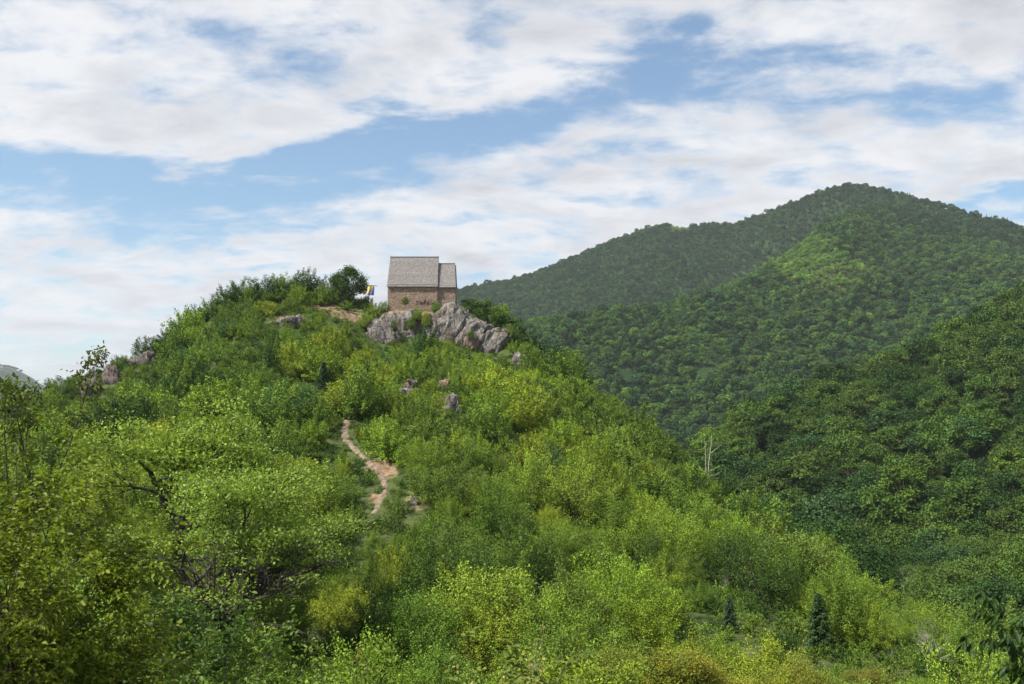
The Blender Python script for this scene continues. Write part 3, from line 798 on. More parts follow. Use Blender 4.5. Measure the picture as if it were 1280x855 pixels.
# ------------------------------------------------------------------ chapel
def build_chapel():
    Yf = 188.5; k = Yf / F
    zat = lambda py, Y=Yf: float(uv(527, py)[1]) * Y
    ox, oy = float(uv(527, 380)[0]) * Yf, 192.0
    z0 = zat(396)
    t = thing('stone_chapel', 'brown rubble stone chapel with steep grey shingle roofs on the cliff', 'chapel', (ox, oy, z0))
    rg = np.random.default_rng(44)

    def walls(name, x0, x1, hd, ze, zr, endg):
        ze -= z0; zr -= z0
        zr -= 0.25
        Vv, Ff = [], []

        def quad(a, b, c, d):
            n = len(Vv); Vv.extend([a, b, c, d]); Ff.append((n, n + 1, n + 2, n + 3))
        bm = bmesh.new()
        P = [(x0, -hd, -1), (x1, -hd, -1), (x1, hd, -1), (x0, hd, -1), (x0, -hd, ze), (x1, -hd, ze), (x1, hd, ze), (x0, hd, ze), (x0 + .05, 0, zr), (x1 - .05, 0, zr)]
        vs = [bm.verts.new(p) for p in P]
        for f in [(0, 1, 5, 4), (2, 3, 7, 6), (1, 2, 6, 9, 5), (3, 0, 4, 8, 7), (0, 3, 2, 1), (4, 5, 9, 8), (6, 7, 8, 9)]:
            bm.faces.new([vs[q] for q in f])
        me = bpy.data.meshes.new(name); bm.to_mesh(me); bm.free(); me.materials.append(M['wall'])
        return obj(name, me, t)

    def roof(name, x0, x1, hd, ze, zr, in0, in1):
        """two slopes of overlapping split shingles, verges leaning in towards the ridge"""
        ze -= z0; zr -= z0
        Vv, Ff, Lv = [], [], []

        def box(c):   # 8 corners
            n = len(Vv); Vv.extend(c)
            for f in [(0, 1, 2, 3), (7, 6, 5, 4), (0, 4, 5, 1), (1, 5, 6, 2), (2, 6, 7, 3), (3, 7, 4, 0)]: Ff.append([n + q for q in f])
        hdo = hd + 0.28
        drop = 0.28 * (zr - ze) / hd
        for sg in (-1, 1):
            e0 = np.array([0, sg * hdo, ze - drop]); r0 = np.array([0, 0, zr])
            sl = r0 - e0; Ls = np.linalg.norm(sl); dn = sl / Ls; nn = np.array([0, -sg * 0 + sg * dn[2], abs(dn[1])]); nn /= np.linalg.norm(nn)
            rows = int(Ls / 0.27)
            # boarding underneath
            for_lo, for_hi = (x0 + .02, x1 - .02), (x0 + in0 + .02, x1 - in1 - .02)
            c = [e0 + [for_lo[0], 0, 0], e0 + [for_lo[1], 0, 0], r0 + [for_hi[1], 0, 0], r0 + [for_hi[0], 0, 0]]
            c = [np.array(q) + nn * 0.03 for q in c]; c2 = [q - nn * 0.10 for q in c]
            box([tuple(q) for q in c] + [tuple(q) for q in c2]); Lv += [0.15] * 6
            for r in range(rows):
                f0 = r / rows; f1 = min((r + 1.35) / rows, 1.0)
                xa0, xb0 = x0 + in0 * f0, x1 - in1 * f0
                x = xa0 + rg.uniform(-.05, 0); rowv = rg.uniform(-.09, .09)
                while x < xb0 - 0.03:
                    w = rg.uniform(0.13, 0.24); xe = min(x + w, xb0 + rg.uniform(0, .03))
                    lift0 = 0.075 + rg.uniform(0, .03); lift1 = 0.035
                    jj = rg.uniform(-0.03, 0.03)
                    a = e0 + dn * (f0 * Ls + jj); b = e0 + dn * (f1 * Ls)
                    sh = (in0 * (f1 - f0)) * (1 if x < xa0 + .1 else 0)
                    c = [a + [x, 0, 0] + nn * lift0, a + [xe - .012, 0, 0] + nn * lift0, b + [xe - .012 - (in1 * (f1 - f0) if xe >= xb0 - .05 else 0), 0, 0] + nn * lift1, b + [x + sh, 0, 0] + nn * lift1]
                    c2 = [q - nn * 0.03 for q in c]
                    box([tuple(q) for q in c] + [tuple(q) for q in c2]); Lv += [float(np.clip(0.5 + rowv + rg.normal(0, .2), 0, 1))] * 6
                    x = xe
        me = mesh_np(name, np.array(Vv), np.array(Ff).ravel(), 4, M['shingle'], np.array(Lv))
        ro = obj(name, me, t)
        # ridge boards
        bm = bmesh.new()
        for sg in (-1, 1):
            r = bmesh.ops.create_cube(bm, size=1.0, matrix=Matrix.Translation((((x0 + in0) + (x1 - in1)) / 2, sg * 0.075, zr + 0.055)) @ Matrix.Rotation(-sg * math.atan2(zr - ze, hd) * 0.9, 4, 'X') @ Matrix.Diagonal((x1 - x0 - in0 - in1 + 0.1, 0.24, 0.035, 1)))
        me = bpy.data.meshes.new('ridge_cap'); bm.to_mesh(me); bm.free(); me.materials.append(M['darkwood'])
        obj('ridge_cap', me, ro)
        # eave boards
        for sg in (-1, 1):
            bm = bmesh.new(); bmesh.ops.create_cube(bm, size=1.0, matrix=Matrix.Translation(((x0 + x1) / 2, sg * (hd + 0.10), ze - 0.13)) @ Matrix.Diagonal((x1 - x0 - 0.2, 0.16, 0.14, 1)))
            me = bpy.data.meshes.new('eave_board'); bm.to_mesh(me); bm.free(); me.materials.append(M['darkwood']); obj('eave_board', me, ro)
        return ro
    xa, xb, xc = (484.2 - 527) * k, (546.6 - 527) * k, (569.2 - 527) * k
    ze, zr = zat(355.6), zat(321.6, 192)
    walls('nave_wall', xa, xb, 3.5, ze, zr, True)
    roof('nave_roof', xa - .12, xb + .1, 3.5, ze, zr, 0.16, 0.12)
    zea, zra = zat(356.8, 188.9), zat(329.8, 192)
    walls('apse_wall', xb + .003, xc, 3.1, zea, zra, True)
    roof('apse_roof', xb + .11, xc + .14, 3.1, zea, zra, 0.0, 0.42)
    tip = bmesh.new(); bmesh.ops.create_cone(tip, cap_ends=True, segments=8, radius1=.05, radius2=.02, depth=.4)
    me = bpy.data.meshes.new('finial'); tip.to_mesh(me); tip.free(); me.materials.append(M['darkwood']); obj('finial', me, t, (xa + .3, 0, zr - z0 + .2))


build_chapel()


def ruin_wall():
    """remains of a low wall with loose stones in front of the nave"""
    rg = np.random.default_rng(9)
    Y = 187.2; k = Y / F
    bm = bmesh.new()
    for c in range(3):
        px = 520
        while px < 547:
            w = rg.uniform(2.0, 4.2)
            if c == 2 and not (527 < px < 536): px += w; continue
            ctr = Vector((float(uv(px + w / 2, 380)[0]) * Y, Y + rg.uniform(-.12, .12), float(uv(527, 379.6 - c * 1.9)[1]) * Y))
            m = Matrix.Translation(ctr) @ Matrix.Rotation(rg.uniform(-.15, .15), 4, 'Z') @ Matrix.Diagonal((w * k * .98, .6, .3, 1))
            bmesh.ops.create_cube(bm, size=1.0, matrix=m)
            px += w
    for v in bm.verts: v.co += Vector(rg.normal(0, .035, 3))
    me = bpy.data.meshes.new('ruined_wall'); bm.to_mesh(me); bm.free(); me.materials.append(M['rock_red'])
    tag(obj('ruined_wall', me), 'low ruined stone wall with a small cairn before the nave', 'wall')


ruin_wall()


def flagpole():
    x, Y, _ = at(466.4, 187.6); k = Y / F
    zb = float(uv(466, 384)[1]) * Y; ztop = float(uv(466, 354.5)[1]) * Y; H = ztop - zb
    t = thing('flagpole', 'white flagpole with blue and yellow banner beside the chapel', 'flagpole', (x, Y, zb))
    obj('pole', tube_mesh('pole', [(np.array([[0, 0, -.5], [0, 0, H * .5], [0, 0, H]]), np.array([.075, .07, .055]))], M['white'], 10), t)
    zc = float(uv(466, 356.9)[1]) * Y - zb
    obj('cross_arm', tube_mesh('cross_arm', [(np.array([[-1.4, 0, zc], [0, 0, zc], [.55, 0, zc - .12]]), np.array([.045, .05, .06]))], M['darkwood'], 8), t)
    w, h = 1.28, 1.82; nx, nz = 16, 22
    bm = bmesh.new(); g = [[None] * (nz + 1) for _ in range(nx + 1)]
    for a in range(nx + 1):
        for b in range(nz + 1):
            xx = -w + w * a / nx - 0.06; z = zc - 0.07 - h * b / nz
            g[a][b] = bm.verts.new((xx, 0.06 * math.sin(a * .7 + b * .18) - 0.05, z))
    for a in range(nx):
        for b in range(nz):
            q = [g[a][b], g[a][b + 1], g[a + 1][b + 1], g[a + 1][b]]
            f1 = bm.faces.new((q[0], q[1], q[3])); f2 = bm.faces.new((q[1], q[2], q[3]))
            for f in (f1, f2):
                c = f.calc_center_median(); u = (c.x + w + .06) / w; v = (zc - .07 - c.z) / h
                f.material_index = 2 if v < 0.05 else (1 if u + v < 0.9 else 0)
    me = bpy.data.meshes.new('flag'); bm.to_mesh(me); bm.free()
    for m in ('flag_blue', 'flag_yellow', 'darkwood'): me.materials.append(M[m])
    fl = obj('flag', me, t); fl['label'] = 'hanging blue banner with yellow triangle and white stars'
    for s in range(7):
        f = (s + 0.5) / 7; u = 1 - f + 0.07; v = f + 0.05
        bm = bmesh.new()
        pts = [bm.verts.new((-w + w * u - .06 + (0.075 if q % 2 == 0 else .03) * math.sin(q * math.pi / 5), -.125, zc - .07 - h * v + (0.075 if q % 2 == 0 else .03) * math.cos(q * math.pi / 5))) for q in range(10)]
        bm.faces.new(pts); me = bpy.data.meshes.new('star'); bm.to_mesh(me); bm.free(); me.materials.append(M['white']); obj('star', me, fl)
    # information board on the ledge
    x, Y, z = at(388.2, 190.5); zb = float(uv(388, 379)[1]) * Y
    t = thing('notice_board', 'small grey blue upright board at the end of bare earth ledge', 'board', (x, Y, min(zb, z + 1)))
    bm = bmesh.new(); bmesh.ops.create_cube(bm, size=1.0, matrix=Matrix.Translation((0, -.06, .8)) @ Matrix.Diagonal((.5, .05, .9, 1))); bmesh.ops.bevel(bm, geom=bm.edges[:], offset=.01, segments=1, affect='EDGES')
    me = bpy.data.meshes.new('panel'); bm.to_mesh(me); bm.free(); me.materials.append(M['board']); obj('panel', me, t)
    for sx in (-.2, .2):
        obj('post', tube_mesh('post', [(np.array([[sx, 0, -1.2], [sx, 0, 1.3]]), np.array([.04, .04]))], M['darkwood'], 6), t)


flagpole()
# ------------------------------------------------------------------ visibility of candidates (painted front to back on a small raster)
RW, RH = 427, 285
cols = (np.arange(RW) + 0.5) * 1280 / RW
ucol = uv(cols, 520)[0]
TD = np.full((RW, RH), 1e9)
for c in range(RW):
    v = np.array([0.0]); zc_ = zt(ucol[c] * YS, YS) / YS
    ok = YS > 40
    run = np.maximum.accumulate(np.where(ok, zc_, -9))
    vr = uv(np.full(RH, cols[c]), (np.arange(RH) + 0.5) * 855 / RH)[1]
    k = np.searchsorted(run, vr)
    TD[c] = np.where(k < len(YS), YS[np.clip(k, 0, len(YS) - 1)], 1e9)
OCC = np.zeros((RW, RH), bool)


def paint(items):
    """items: dicts with x, Y, z, W, H; sets vis = number of raster cells seen, px/py of its middle"""
    for it in sorted(items, key=lambda q: q['Y']):
        px, pt = proj(it['x'], it['Y'], it['z'] + it['H']); _, pb = proj(it['x'], it['Y'], it['z'])
        rx = it['W'] / 2 / it['Y'] * F; it['px'], it['py'], it['rx'], it['ry'] = px, (pt + pb) / 2, rx, (pb - pt) / 2
        a0, a1 = int((px - rx) * RW / 1280), int((px + rx) * RW / 1280) + 1
        b0, b1 = int(pt * RH / 855), int(pb * RH / 855) + 1
        a0, b0 = max(a0, 0), max(b0, 0); a1, b1 = min(a1, RW), min(b1, RH)
        it['vis'] = 0
        if a1 <= a0 or b1 <= b0: continue
        A, B = np.meshgrid(np.arange(a0, a1), np.arange(b0, b1), indexing='ij')
        e = (((A + .5) * 1280 / RW - px) / max(rx, 1)) ** 2 + (((B + .5) * 855 / RH - it['py']) / max(it['ry'], 1)) ** 2 < 0.95
        e &= (TD[a0:a1, b0:b1] > it['Y'] - 4) & ~OCC[a0:a1, b0:b1]
        it['vis'] = int(e.sum()); OCC[a0:a1, b0:b1] |= e


# ------------------------------------------------------------------ instanced ground cover and masses
def stuff(name, label, meshes, items):
    tc = bpy.data.collections.new(name + '_kinds')
    for q, me in enumerate(meshes):
        o = bpy.data.objects.new('%s_%02d' % (name, q), me); tc.objects.link(o)
    me = bpy.data.meshes.new(name)
    n = len(items)
    me.vertices.add(n)
    me.vertices.foreach_set('co', np.array([(i['x'], i['Y'], i['z']) for i in items], np.float32).ravel())
    for nm, ty, key, fld in (('sc', 'FLOAT_VECTOR', 'sc', 'vector'), ('rot', 'FLOAT_VECTOR', 'rot', 'vector'), ('idx', 'INT', 'k', 'value'), ('tint', 'FLOAT_COLOR', 'tint', 'color')):
        a = me.attributes.new(nm, ty, 'POINT')
        if fld == 'color': a.data.foreach_set('color', np.array([(*i['tint'], 1) for i in items], np.float32).ravel())
        elif fld == 'vector': a.data.foreach_set('vector', np.array([i[key] for i in items], np.float32).ravel())
        else: a.data.foreach_set('value', np.array([i[key] for i in items], np.int32))
    o = obj(name, me)
    ng = bpy.data.node_groups.new(name, 'GeometryNodeTree')
    ng.interface.new_socket('Geometry', in_out='INPUT', socket_type='NodeSocketGeometry'); ng.interface.new_socket('Geometry', in_out='OUTPUT', socket_type='NodeSocketGeometry')
    N = ng.nodes; L = ng.links
    gi = N.new('NodeGroupInput'); go = N.new('NodeGroupOutput')
    ip = N.new('GeometryNodeInstanceOnPoints'); ci = N.new('GeometryNodeCollectionInfo')
    ci.inputs['Collection'].default_value = tc; ci.inputs['Separate Children'].default_value = True; ci.inputs['Reset Children'].default_value = True
    L.new(gi.outputs[0], ip.inputs['Points']); L.new(ci.outputs[0], ip.inputs['Instance']); ip.inputs['Pick Instance'].default_value = True

    def na(nm, ty):
        a = N.new('GeometryNodeInputNamedAttribute'); a.data_type = ty; a.inputs['Name'].default_value = nm; return a.outputs[0]
    L.new(na('idx', 'INT'), ip.inputs['Instance Index'])
    e = N.new('FunctionNodeEulerToRotation'); L.new(na('rot', 'FLOAT_VECTOR'), e.inputs[0]); L.new(e.outputs[0], ip.inputs['Rotation'])
    L.new(na('sc', 'FLOAT_VECTOR'), ip.inputs['Scale']); L.new(ip.outputs[0], go.inputs[0])
    md = o.modifiers.new('scatter', 'NODES'); md.node_group = ng
    return tag(o, label, kind='stuff')


def pick(rng, table):
    k = list(table); w = np.array([table[q] for q in k], float); return k[int(rng.choice(len(k), p=w / w.sum()))]


# templates (all 1:1 in a nominal size, scaled per plant)
SH_W, SH_H = 5.0, 4.2
SH_FORM = ['rounded', 'feathery', 'spreading', 'upright', 'lopsided', 'tufted']
SH_PAR = [(5.0, 4.2, 95, 0.3), (4.6, 4.6, 80, 0.7), (5.8, 3.6, 95, 0.15), (3.7, 5.0, 80, 0.9), (5.2, 4.0, 60, 0.4), (4.8, 4.4, 48, 0.6)]
SH_LO = [gen_shrub(100 + i, p[0], p[1], int(p[2] * 0.85), 115, 0.150, p[3]) for i, p in enumerate(SH_PAR)]
SH_HI = [gen_shrub(200 + i, p[0], p[1], int(p[2] * 1.3), 190, 0.086, p[3]) for i, p in enumerate(SH_PAR)]
BR_FORM = ['domed', 'broad', 'billowy', 'tall', 'uneven', 'open-crowned']
BR_PAR = [(10, 10, 30), (12, 9, 34), (11, 10, 24), (8.5, 12, 28), (10, 10, 20), (10.5, 9.5, 16)]
BR = [gen_broad(300 + i, p[0] * 1.08, p[1], int(p[2] * 1.5), 95, 0.5, low=-0.65, flat=1.0) for i, p in enumerate(BR_PAR)]
BR_HI = [gen_broad(320 + i, p[0] * 1.08, p[1], int(p[2] * 1.5), 260, 0.28, low=-0.7, flat=1.0) for i, p in enumerate(BR_PAR)]
FAR = [gen_far(400 + i, w * 1.08, h, 380, 1.05) for i, (w, h) in enumerate([(9, 9), (10, 8.5), (8, 10), (9.5, 9.5)])] + [gen_far(410, 5.0, 12, 260, 0.9, True)]
UND = [gen_shrub(500 + i, 2.0, 1.0, 30, 34, 0.095, 0.5)[0] for i in range(3)]

# ------------------------------------------------------------------ single trees the picture shows one by one
SPECIAL = []


def plant(name, label, cat, px, Y, crown, trunk, H, W, tint=None, rz=0.0, sc=1.0, group=None, z=None, count=True, wood_part='trunk'):
    x, Y, zg = at(px, Y)
    zz = zg - 0.1 if z is None else z
    r = thing(name, label, cat, (x, Y, zz), rz, group); r.scale = (sc, sc, sc) if isinstance(sc, (int, float)) else sc
    if crown is not None:
        c = obj('crown', crown, r)
        if tint: c['tint'] = tint
    if trunk is not None: obj(wood_part, trunk, r)
    if count: SPECIAL.append(dict(x=x, Y=Y, z=zz + 0.25 * H, W=W * .8, H=H * .7))
    return r


def extent(me):
    v = np.empty(len(me.vertices) * 3, np.float32); me.vertices.foreach_get('co', v); v = v.reshape(-1, 3); return v.min(0), v.max(0)


def fit(px, Y, py_top, me):
    """scale that brings the crown's top to the height seen in the picture"""
    _, _, zg = at(px, Y); zt_ = float(uv(px, py_top)[1]) * Y
    return (zt_ - zg) / float(extent(me)[1][2])


OAK = dict(levels=5, kids=[6, 5, 5, 4], trunk=4.0, rad=0.42, wob=0.16, up=0.05, tipup=0.6, taper=0.62, ang=(0.55, 1.1), len=(0.55, 0.80), seg=5, flat=0.62)
OAK['from'] = 0.45
c, t, _ = gen_branchy(41, OAK, 0.17, 105, 0.46, 'bark', 0.05, 0.28, fold=False, sides=7, window=0.60, start=(0.22, 0, 1))
s = fit(215, 66, 492, c); lo, hi = extent(c)
plant('oak_tree', 'larger spreading oak with dark crooked limbs and pale green leaf layers', 'tree', 222, 66, c, t, 13, 14, (0.205, 0.290, 0.042), 0.4, (s * 1.08, s * 1.0, s))
c, t, _ = gen_branchy(47, OAK, 0.15, 105, 0.42, 'bark', 0.05, 0.28, fold=False, sides=7, window=0.64, start=(0.55, 0, 1))
s = fit(320, 50, 560, c)
plant('oak_tree', 'lower leaning oak with long bare dark bough reaching over the scrub', 'tree', 268, 50, c, t, 11, 10, (0.190, 0.275, 0.042), 0.0, (s, s, s))

HORN = dict(levels=4, kids=[22, 10, 7], trunk=6.2, rad=0.075, wob=0.08, up=0.06, tipup=-1.0, taper=0.4, ang=(0.5, 1.0), len=(0.38, 0.52), seg=6)
HORN['from'] = 0.12
c, t, _ = gen_branchy(53, HORN, 0.115, 22, 0.035, 'bark_red', 0.45, rows=True, start=(0.03, 0, 1))
s = fit(60, 15.5, 500, c)
plant('hornbeam', 'close hornbeam with red brown stem and drooping yellow-green leaf sprays', 'tree', 4, 15.5, c, t, 8, 5, (0.150, 0.200, 0.016), 0.3, s)
c2, t2, _ = gen_branchy(54, HORN, 0.115, 20, 0.035, 'bark_red', 0.45, rows=True, start=(-0.05, 0.1, 1))
s = fit(-60, 13, 560, c2)
plant('hornbeam', 'second hornbeam behind the close one, cut off by the picture edge', 'tree', -75, 13, c2, t2, 7, 5, (0.12, 0.155, 0.014), 1.3, s)
s = fit(120, 19, 700, c2)
plant('hornbeam', 'low hornbeam sprout with drooping sprays at foot of the close hornbeam', 'tree', 118, 17, c2, t2, 6, 5, (0.14, 0.185, 0.014), 2.3, s * .98)

SPARSE = dict(levels=4, kids=[4, 4, 3], trunk=9.0, rad=0.075, wob=0.07, up=0.10, taper=0.5, ang=(0.3, 0.6), len=(0.24, 0.36), seg=6)
SPARSE['from'] = 0.62
c, t, _ = gen_branchy(61, SPARSE, 0.12, 24, 0.12, 'bark', 0.0, 0.8, start=(0.03, 0, 1))
s = fit(8, 31, 424, c)
plant('young_oak', 'thin young oak rising bare against the sky above the hornbeam', 'tree', 6, 31, c, t, 13, 6, (0.085, 0.115, 0.020), 0.5, s)
c, t, _ = gen_branchy(63, SPARSE, 0.12, 24, 0.12, 'bark', 0.0, 0.8, start=(0.1, 0, 1))
s = fit(50, 33, 462, c)
plant('young_oak', 'forked young oak with bent twigs rising just over hornbeam top', 'tree', 40, 33, c, t, 12, 6, (0.085, 0.125, 0.020), 1.5, s)

# dark thickets near the lower edge under the oaks
THICK = dict(levels=4, kids=[9, 6, 5], trunk=3.2, rad=0.07, wob=0.12, up=0.10, taper=0.5, ang=(0.5, 1.1), len=(0.5, 0.66), seg=5)
THICK['from'] = 0.1
tc_, tt_, _ = gen_branchy(71, THICK, 0.125, 26, 0.13, 'bark', 0.15, 0.8)
td_, te_, _ = gen_branchy(72, THICK, 0.115, 26, 0.13, 'bark', 0.15, 0.8)
for lab, px, Y, top, cm, tm, col, rz, wx in (
        ('dark green thicket of glossy leaves at the foot of the oaks', 180, 30, 672, tc_, tt_, 'dark green', .2, 1.25),
        ('deep green leafy bush at the lower frame edge under leaning oak', 258, 25, 752, td_, te_, 'dark green', 1.1, 1.2),
        ('grass-green leafy bush with upright shoots below the leaning oak bough', 330, 30, 735, tc_, tt_, 'grass-green', 2.0, 1.15),
        ('olive leafy bush at the lower frame edge right of deep green bush', 385, 24, 800, td_, te_, 'olive', 3.0, 1.1),
        ('dark leafy bush between hornbeam sprout and deep green bush', 165, 22, 775, td_, te_, 'grass-green', 4.0, 1.2),
        ('fresh green bush at the lower frame edge below the lower footpath end', 450, 30, 792, tc_, tt_, 'fresh green', 5.0, 1.1)):
    s = fit(px, Y, top, cm)
    plant('leafy_bush', lab, 'bush', px, Y, cm, tm, 5, 5, TINT[col], rz, (s * wx, s * wx, s), 'leafy bushes by the viewpoint', wood_part='stem')

SAP = dict(levels=3, kids=[12, 4], trunk=4.2, rad=0.028, wob=0.07, up=0.10, tipup=-0.4, taper=0.35, ang=(0.6, 1.1), len=(0.24, 0.36), seg=7)
SAP['from'] = 0.25
for q, (lab, px, Y, top, seed, col, L) in enumerate((
        ('tallest leafy sapling with thin straight stem at lower frame edge', 606, 13, 742, 81, (0.115, 0.155, 0.024), .12),
        ('leafy sapling with pale bud tip left of the tallest sapling', 574, 14, 780, 82, (0.125, 0.170, 0.030), .11),
        ('short leafy sapling right of the tallest sapling', 636, 13, 800, 83, (0.12, 0.165, 0.025), .12),
        ('thin sapling with yellowish leaves left of the leafy saplings', 450, 14, 800, 84, (0.17, 0.17, 0.035), .10),
        ('pale leaved sapling between thin sapling and leafy saplings', 505, 15, 815, 85, (0.14, 0.18, 0.03), .11))):
    c, t, _ = gen_branchy(seed, SAP, L, 9, 0.03, 'bark_red', 0.25, rows=True, start=(0.02, 0, 1))
    s = fit(px, Y, top, c)
    plant('sapling', lab, 'sapling', px, Y, c, t, 4, 1.5, col, q * 1.3, s, 'saplings at the lower frame edge', count=False)

DRY = dict(levels=4, kids=[9, 5, 4], trunk=2.6, rad=0.05, wob=0.12, up=0.10, taper=0.5, ang=(0.35, 0.8), len=(0.55, 0.75), seg=5)
DRY['from'] = 0.15
c, t, _ = gen_branchy(91, DRY, 0.085, 9, 0.07, 'deadgrey', 0.0, 0.8, fold=False)
s = fit(690, 22, 778, c)
plant('dry_bush', 'dry twiggy bush with pale straw yellow seed tufts', 'bush', 695, 22, c, t, 5, 3, (0.36, 0.30, 0.10), 0, s, wood_part='stem')

YEL = dict(levels=5, kids=[7, 5, 4, 3], trunk=2.6, rad=0.13, wob=0.14, up=0.10, taper=0.55, ang=(0.5, 1.0), len=(0.6, 0.78), seg=4)
YEL['from'] = 0.3
c, t, _ = gen_branchy(95, YEL, 0.10, 56, 0.22, 'bark', 0.0, 0.6, fold=False)
for lab, px, Y, top, col, rz, wx in (('broad bright yellow tree at the lower frame edge', 865, 42, 790, (0.23, 0.225, 0.026), 0, 1.35), ('small yellowish tree right of the broad bright yellow tree', 975, 40, 806, (0.20, 0.215, 0.026), 2.1, 1.1),
                                     ('small yellow-green tree left of the broad bright yellow tree', 775, 44, 800, (0.185, 0.215, 0.028), 4.0, 1.2), ('dull yellow bush near the lower edge below the spruce', 1075, 46, 822, (0.19, 0.185, 0.03), 1.0, 1.1)):
    s = fit(px, Y, top, c)
    plant('yellow_tree', lab, 'tree', px, Y, c, t, 5, 6, col, rz, (s * wx, s * wx, s), 'yellowish trees at the lower frame edge')
s = fit(482, 54, 762, c)
plant('young_tree', 'pale lime green little tree standing out below the footpath', 'tree', 482, 54, c, t, 4, 4, (0.15, 0.24, 0.035), 3, (s, s, s))

# walnut leaves reaching in beside the viewpoint
WAL = dict(levels=4, kids=[7, 5, 4], trunk=2.4, rad=0.06, wob=0.12, up=0.02, tipup=-3.0, taper=0.5, ang=(0.6, 1.2), len=(0.45, 0.62), seg=5)
WAL['from'] = 0.25
c, t, _ = gen_branchy(97, WAL, 0.115, 26, 0.03, 'bark', 1.2, rows=True, wr=0.36, start=(-0.15, 0, 1))
s = fit(1400, 9.5, 705, c)
plant('walnut_tree', 'dark walnut branches with long hanging leaves beside the viewpoint', 'tree', 1455, 9.5, c, t, 3.5, 3, (0.030, 0.066, 0.012), .6, s)

# summit
c, t = gen_broad(331, 9.4, 8.4, 64, 190, 0.30, low=-1.0, flat=1.0)
s = fit(433, 191.5, 329, c)
plant('summit_tree', 'tall round tree on the hilltop left of the flagpole', 'tree', 433, 191.5, c, t, 8, 8, TINT['dark green'], .4, (s * 1.0, s * 1.0, s))
TH = [gen_broad(340 + q, 5.6, 5.2, 30, 120, 0.30, True, 0.85, -0.95) for q in range(3)]
CB = [gen_shrub(360 + q, 5.0, 4.4, 90, 80, 0.17, 0.3) for q in range(3)]
for q, (lab, px, top, bot, wpx, Y, col) in enumerate((
        ('dark bushy tree beside the apse at the top of cliff', 587, 371, 402, 30, 190.0, 'dark green'), ('dark bushy tree, highest of the thicket beside the chapel', 604, 372, 412, 40, 188.5, 'dark green'),
        ('dark bushy tree leaning over the outer edge of cliff', 625, 379, 424, 44, 187.0, 'grass-green'), ('dark tree at the outer shoulder of chapel thicket', 640, 393, 440, 40, 185.5, 'dark green'),
        ('dark tree just below the outer shoulder of chapel thicket', 651, 412, 456, 36, 183.5, 'dark green'), ('dark bush lowest in the thicket running down beside cliff', 663, 430, 470, 34, 181.5, 'grass-green'),
        ('dark bush in front of thicket touching the pointed crag', 640, 418, 452, 26, 182.0, 'dark green'), ('fresh green bush hiding the foot of the flagpole', 469, 376, 398, 26, 187.4, 'fresh green'),
        ('dark bush between flagpole and lone summit tree', 452, 369, 394, 26, 190.2, 'dark green'), ('fresh green bush on the edge between flagpole and chapel', 479, 375, 395, 18, 188.0, 'fresh green'),
        ('small dark bush before the nave wall', 505.5, 369.5, 381, 12, 186.4, 'grass-green'), ('fresh green bush growing over limestone below the nave', 521, 381, 402, 15, 182.0, 'fresh green'),
        ('yellow-green bush hanging between nave and apse rocks', 532, 388, 408, 15, 181.4, 'yellow-green'), ('grey green bush at the corner of nave and apse', 546, 375, 394, 18, 184.6, 'grass-green'),
        ('dull bush on the limestone rib below nave', 513, 393, 412, 14, 181.0, 'olive'), ('olive tuft on the long pale limestone face', 492, 399, 414, 11, 180.6, 'olive'),
        ('dull green bush at the top of reddish rock face', 588, 409, 424, 11, 179.6, 'grass-green'), ('fresh green bush beside the long pale limestone face', 455, 388, 412, 22, 182.0, 'fresh green'))):
    big = q < 7
    cm, tm = TH[q % 3] if big else CB[q % 3]
    x = float(uv(px, 480)[0]) * Y; zb = float(uv(px, bot)[1]) * Y; H = float(uv(px, top)[1]) * Y - zb; W = wpx / F * Y
    lo, hi = extent(cm)
    r = thing('cliff_bush', lab, 'bush', (x, Y, zb), q * 1.1, 'bushes round the chapel cliff'); r.scale = (W / float(hi[0] - lo[0]), W / float(hi[0] - lo[0]), H / float(hi[2]))
    c = obj('crown', cm, r); c['tint'] = jit(TINT[col], np.random.default_rng(q)); obj('stem', tm, r)

RT = [gen_shrub(350 + q, 6.4, 5.6, 80, 100, 0.20, 0.5) for q in range(3)]
for q, (px, top, col, wd, w) in enumerate(((398, 346, 'dark green', 1.1, 'next to the lone summit tree'), (378, 338, 'dark green', 1.0, 'with a spiky tip, highest on the ridge thicket'), (356, 346, 'grass-green', 1.1, 'in the middle of ridge thicket'), (330, 347, 'dark green', 1.2, 'where the ridge thicket begins to fall'),
                                           (303, 351, 'blue-green', 1.1, 'at the shoulder of the ridge'), (284, 360, 'dark green', 1.0, 'just below the ridge shoulder'), (264, 373, 'grass-green', 1.0, 'on the ridge line below the shoulder'), (246, 385, 'dark green', .9, 'halfway down the ridge line'),
                                           (226, 402, 'blue-green', .85, 'on the steep part of ridge line'), (206, 415, 'dark green', .8, 'just above the ridge rock back'), (182, 424, 'dark green', .9, 'standing clear behind the ridge rock back'), (158, 448, 'grass-green', .7, 'below the ridge rock back on the sky line'),
                                           (138, 460, 'dark green', .7, 'above the narrow pinkish rock rib'), (118, 468, 'dark green', .7, 'above the lowest pinkish rock face'), (98, 476, 'blue-green', .8, 'near the low end of ridge line'), (78, 474, 'dark green', .9, 'at the low end of ridge beside young oaks'),
                                           (414, 362, 'grass-green', .8, 'behind the bare earth ledge'), (372, 366, 'dark green', 1.2, 'behind the grey notice board'), (345, 372, 'grass-green', 1.1, 'in front of ridge thicket'))):
    Y = col_y(px, yA) + (1.5 if q < 16 else -1.5)
    cm, tm = RT[q % 3]; s = max(fit(px, Y, top - 6, cm), .3)
    plant('ridge_tree', '%s tree %s' % (col, w), 'tree', px, Y, cm, tm, 5, 5, TINT[col], q * 1.7, (wd * 1.15, wd * 1.15, s), 'trees along the ridge line')

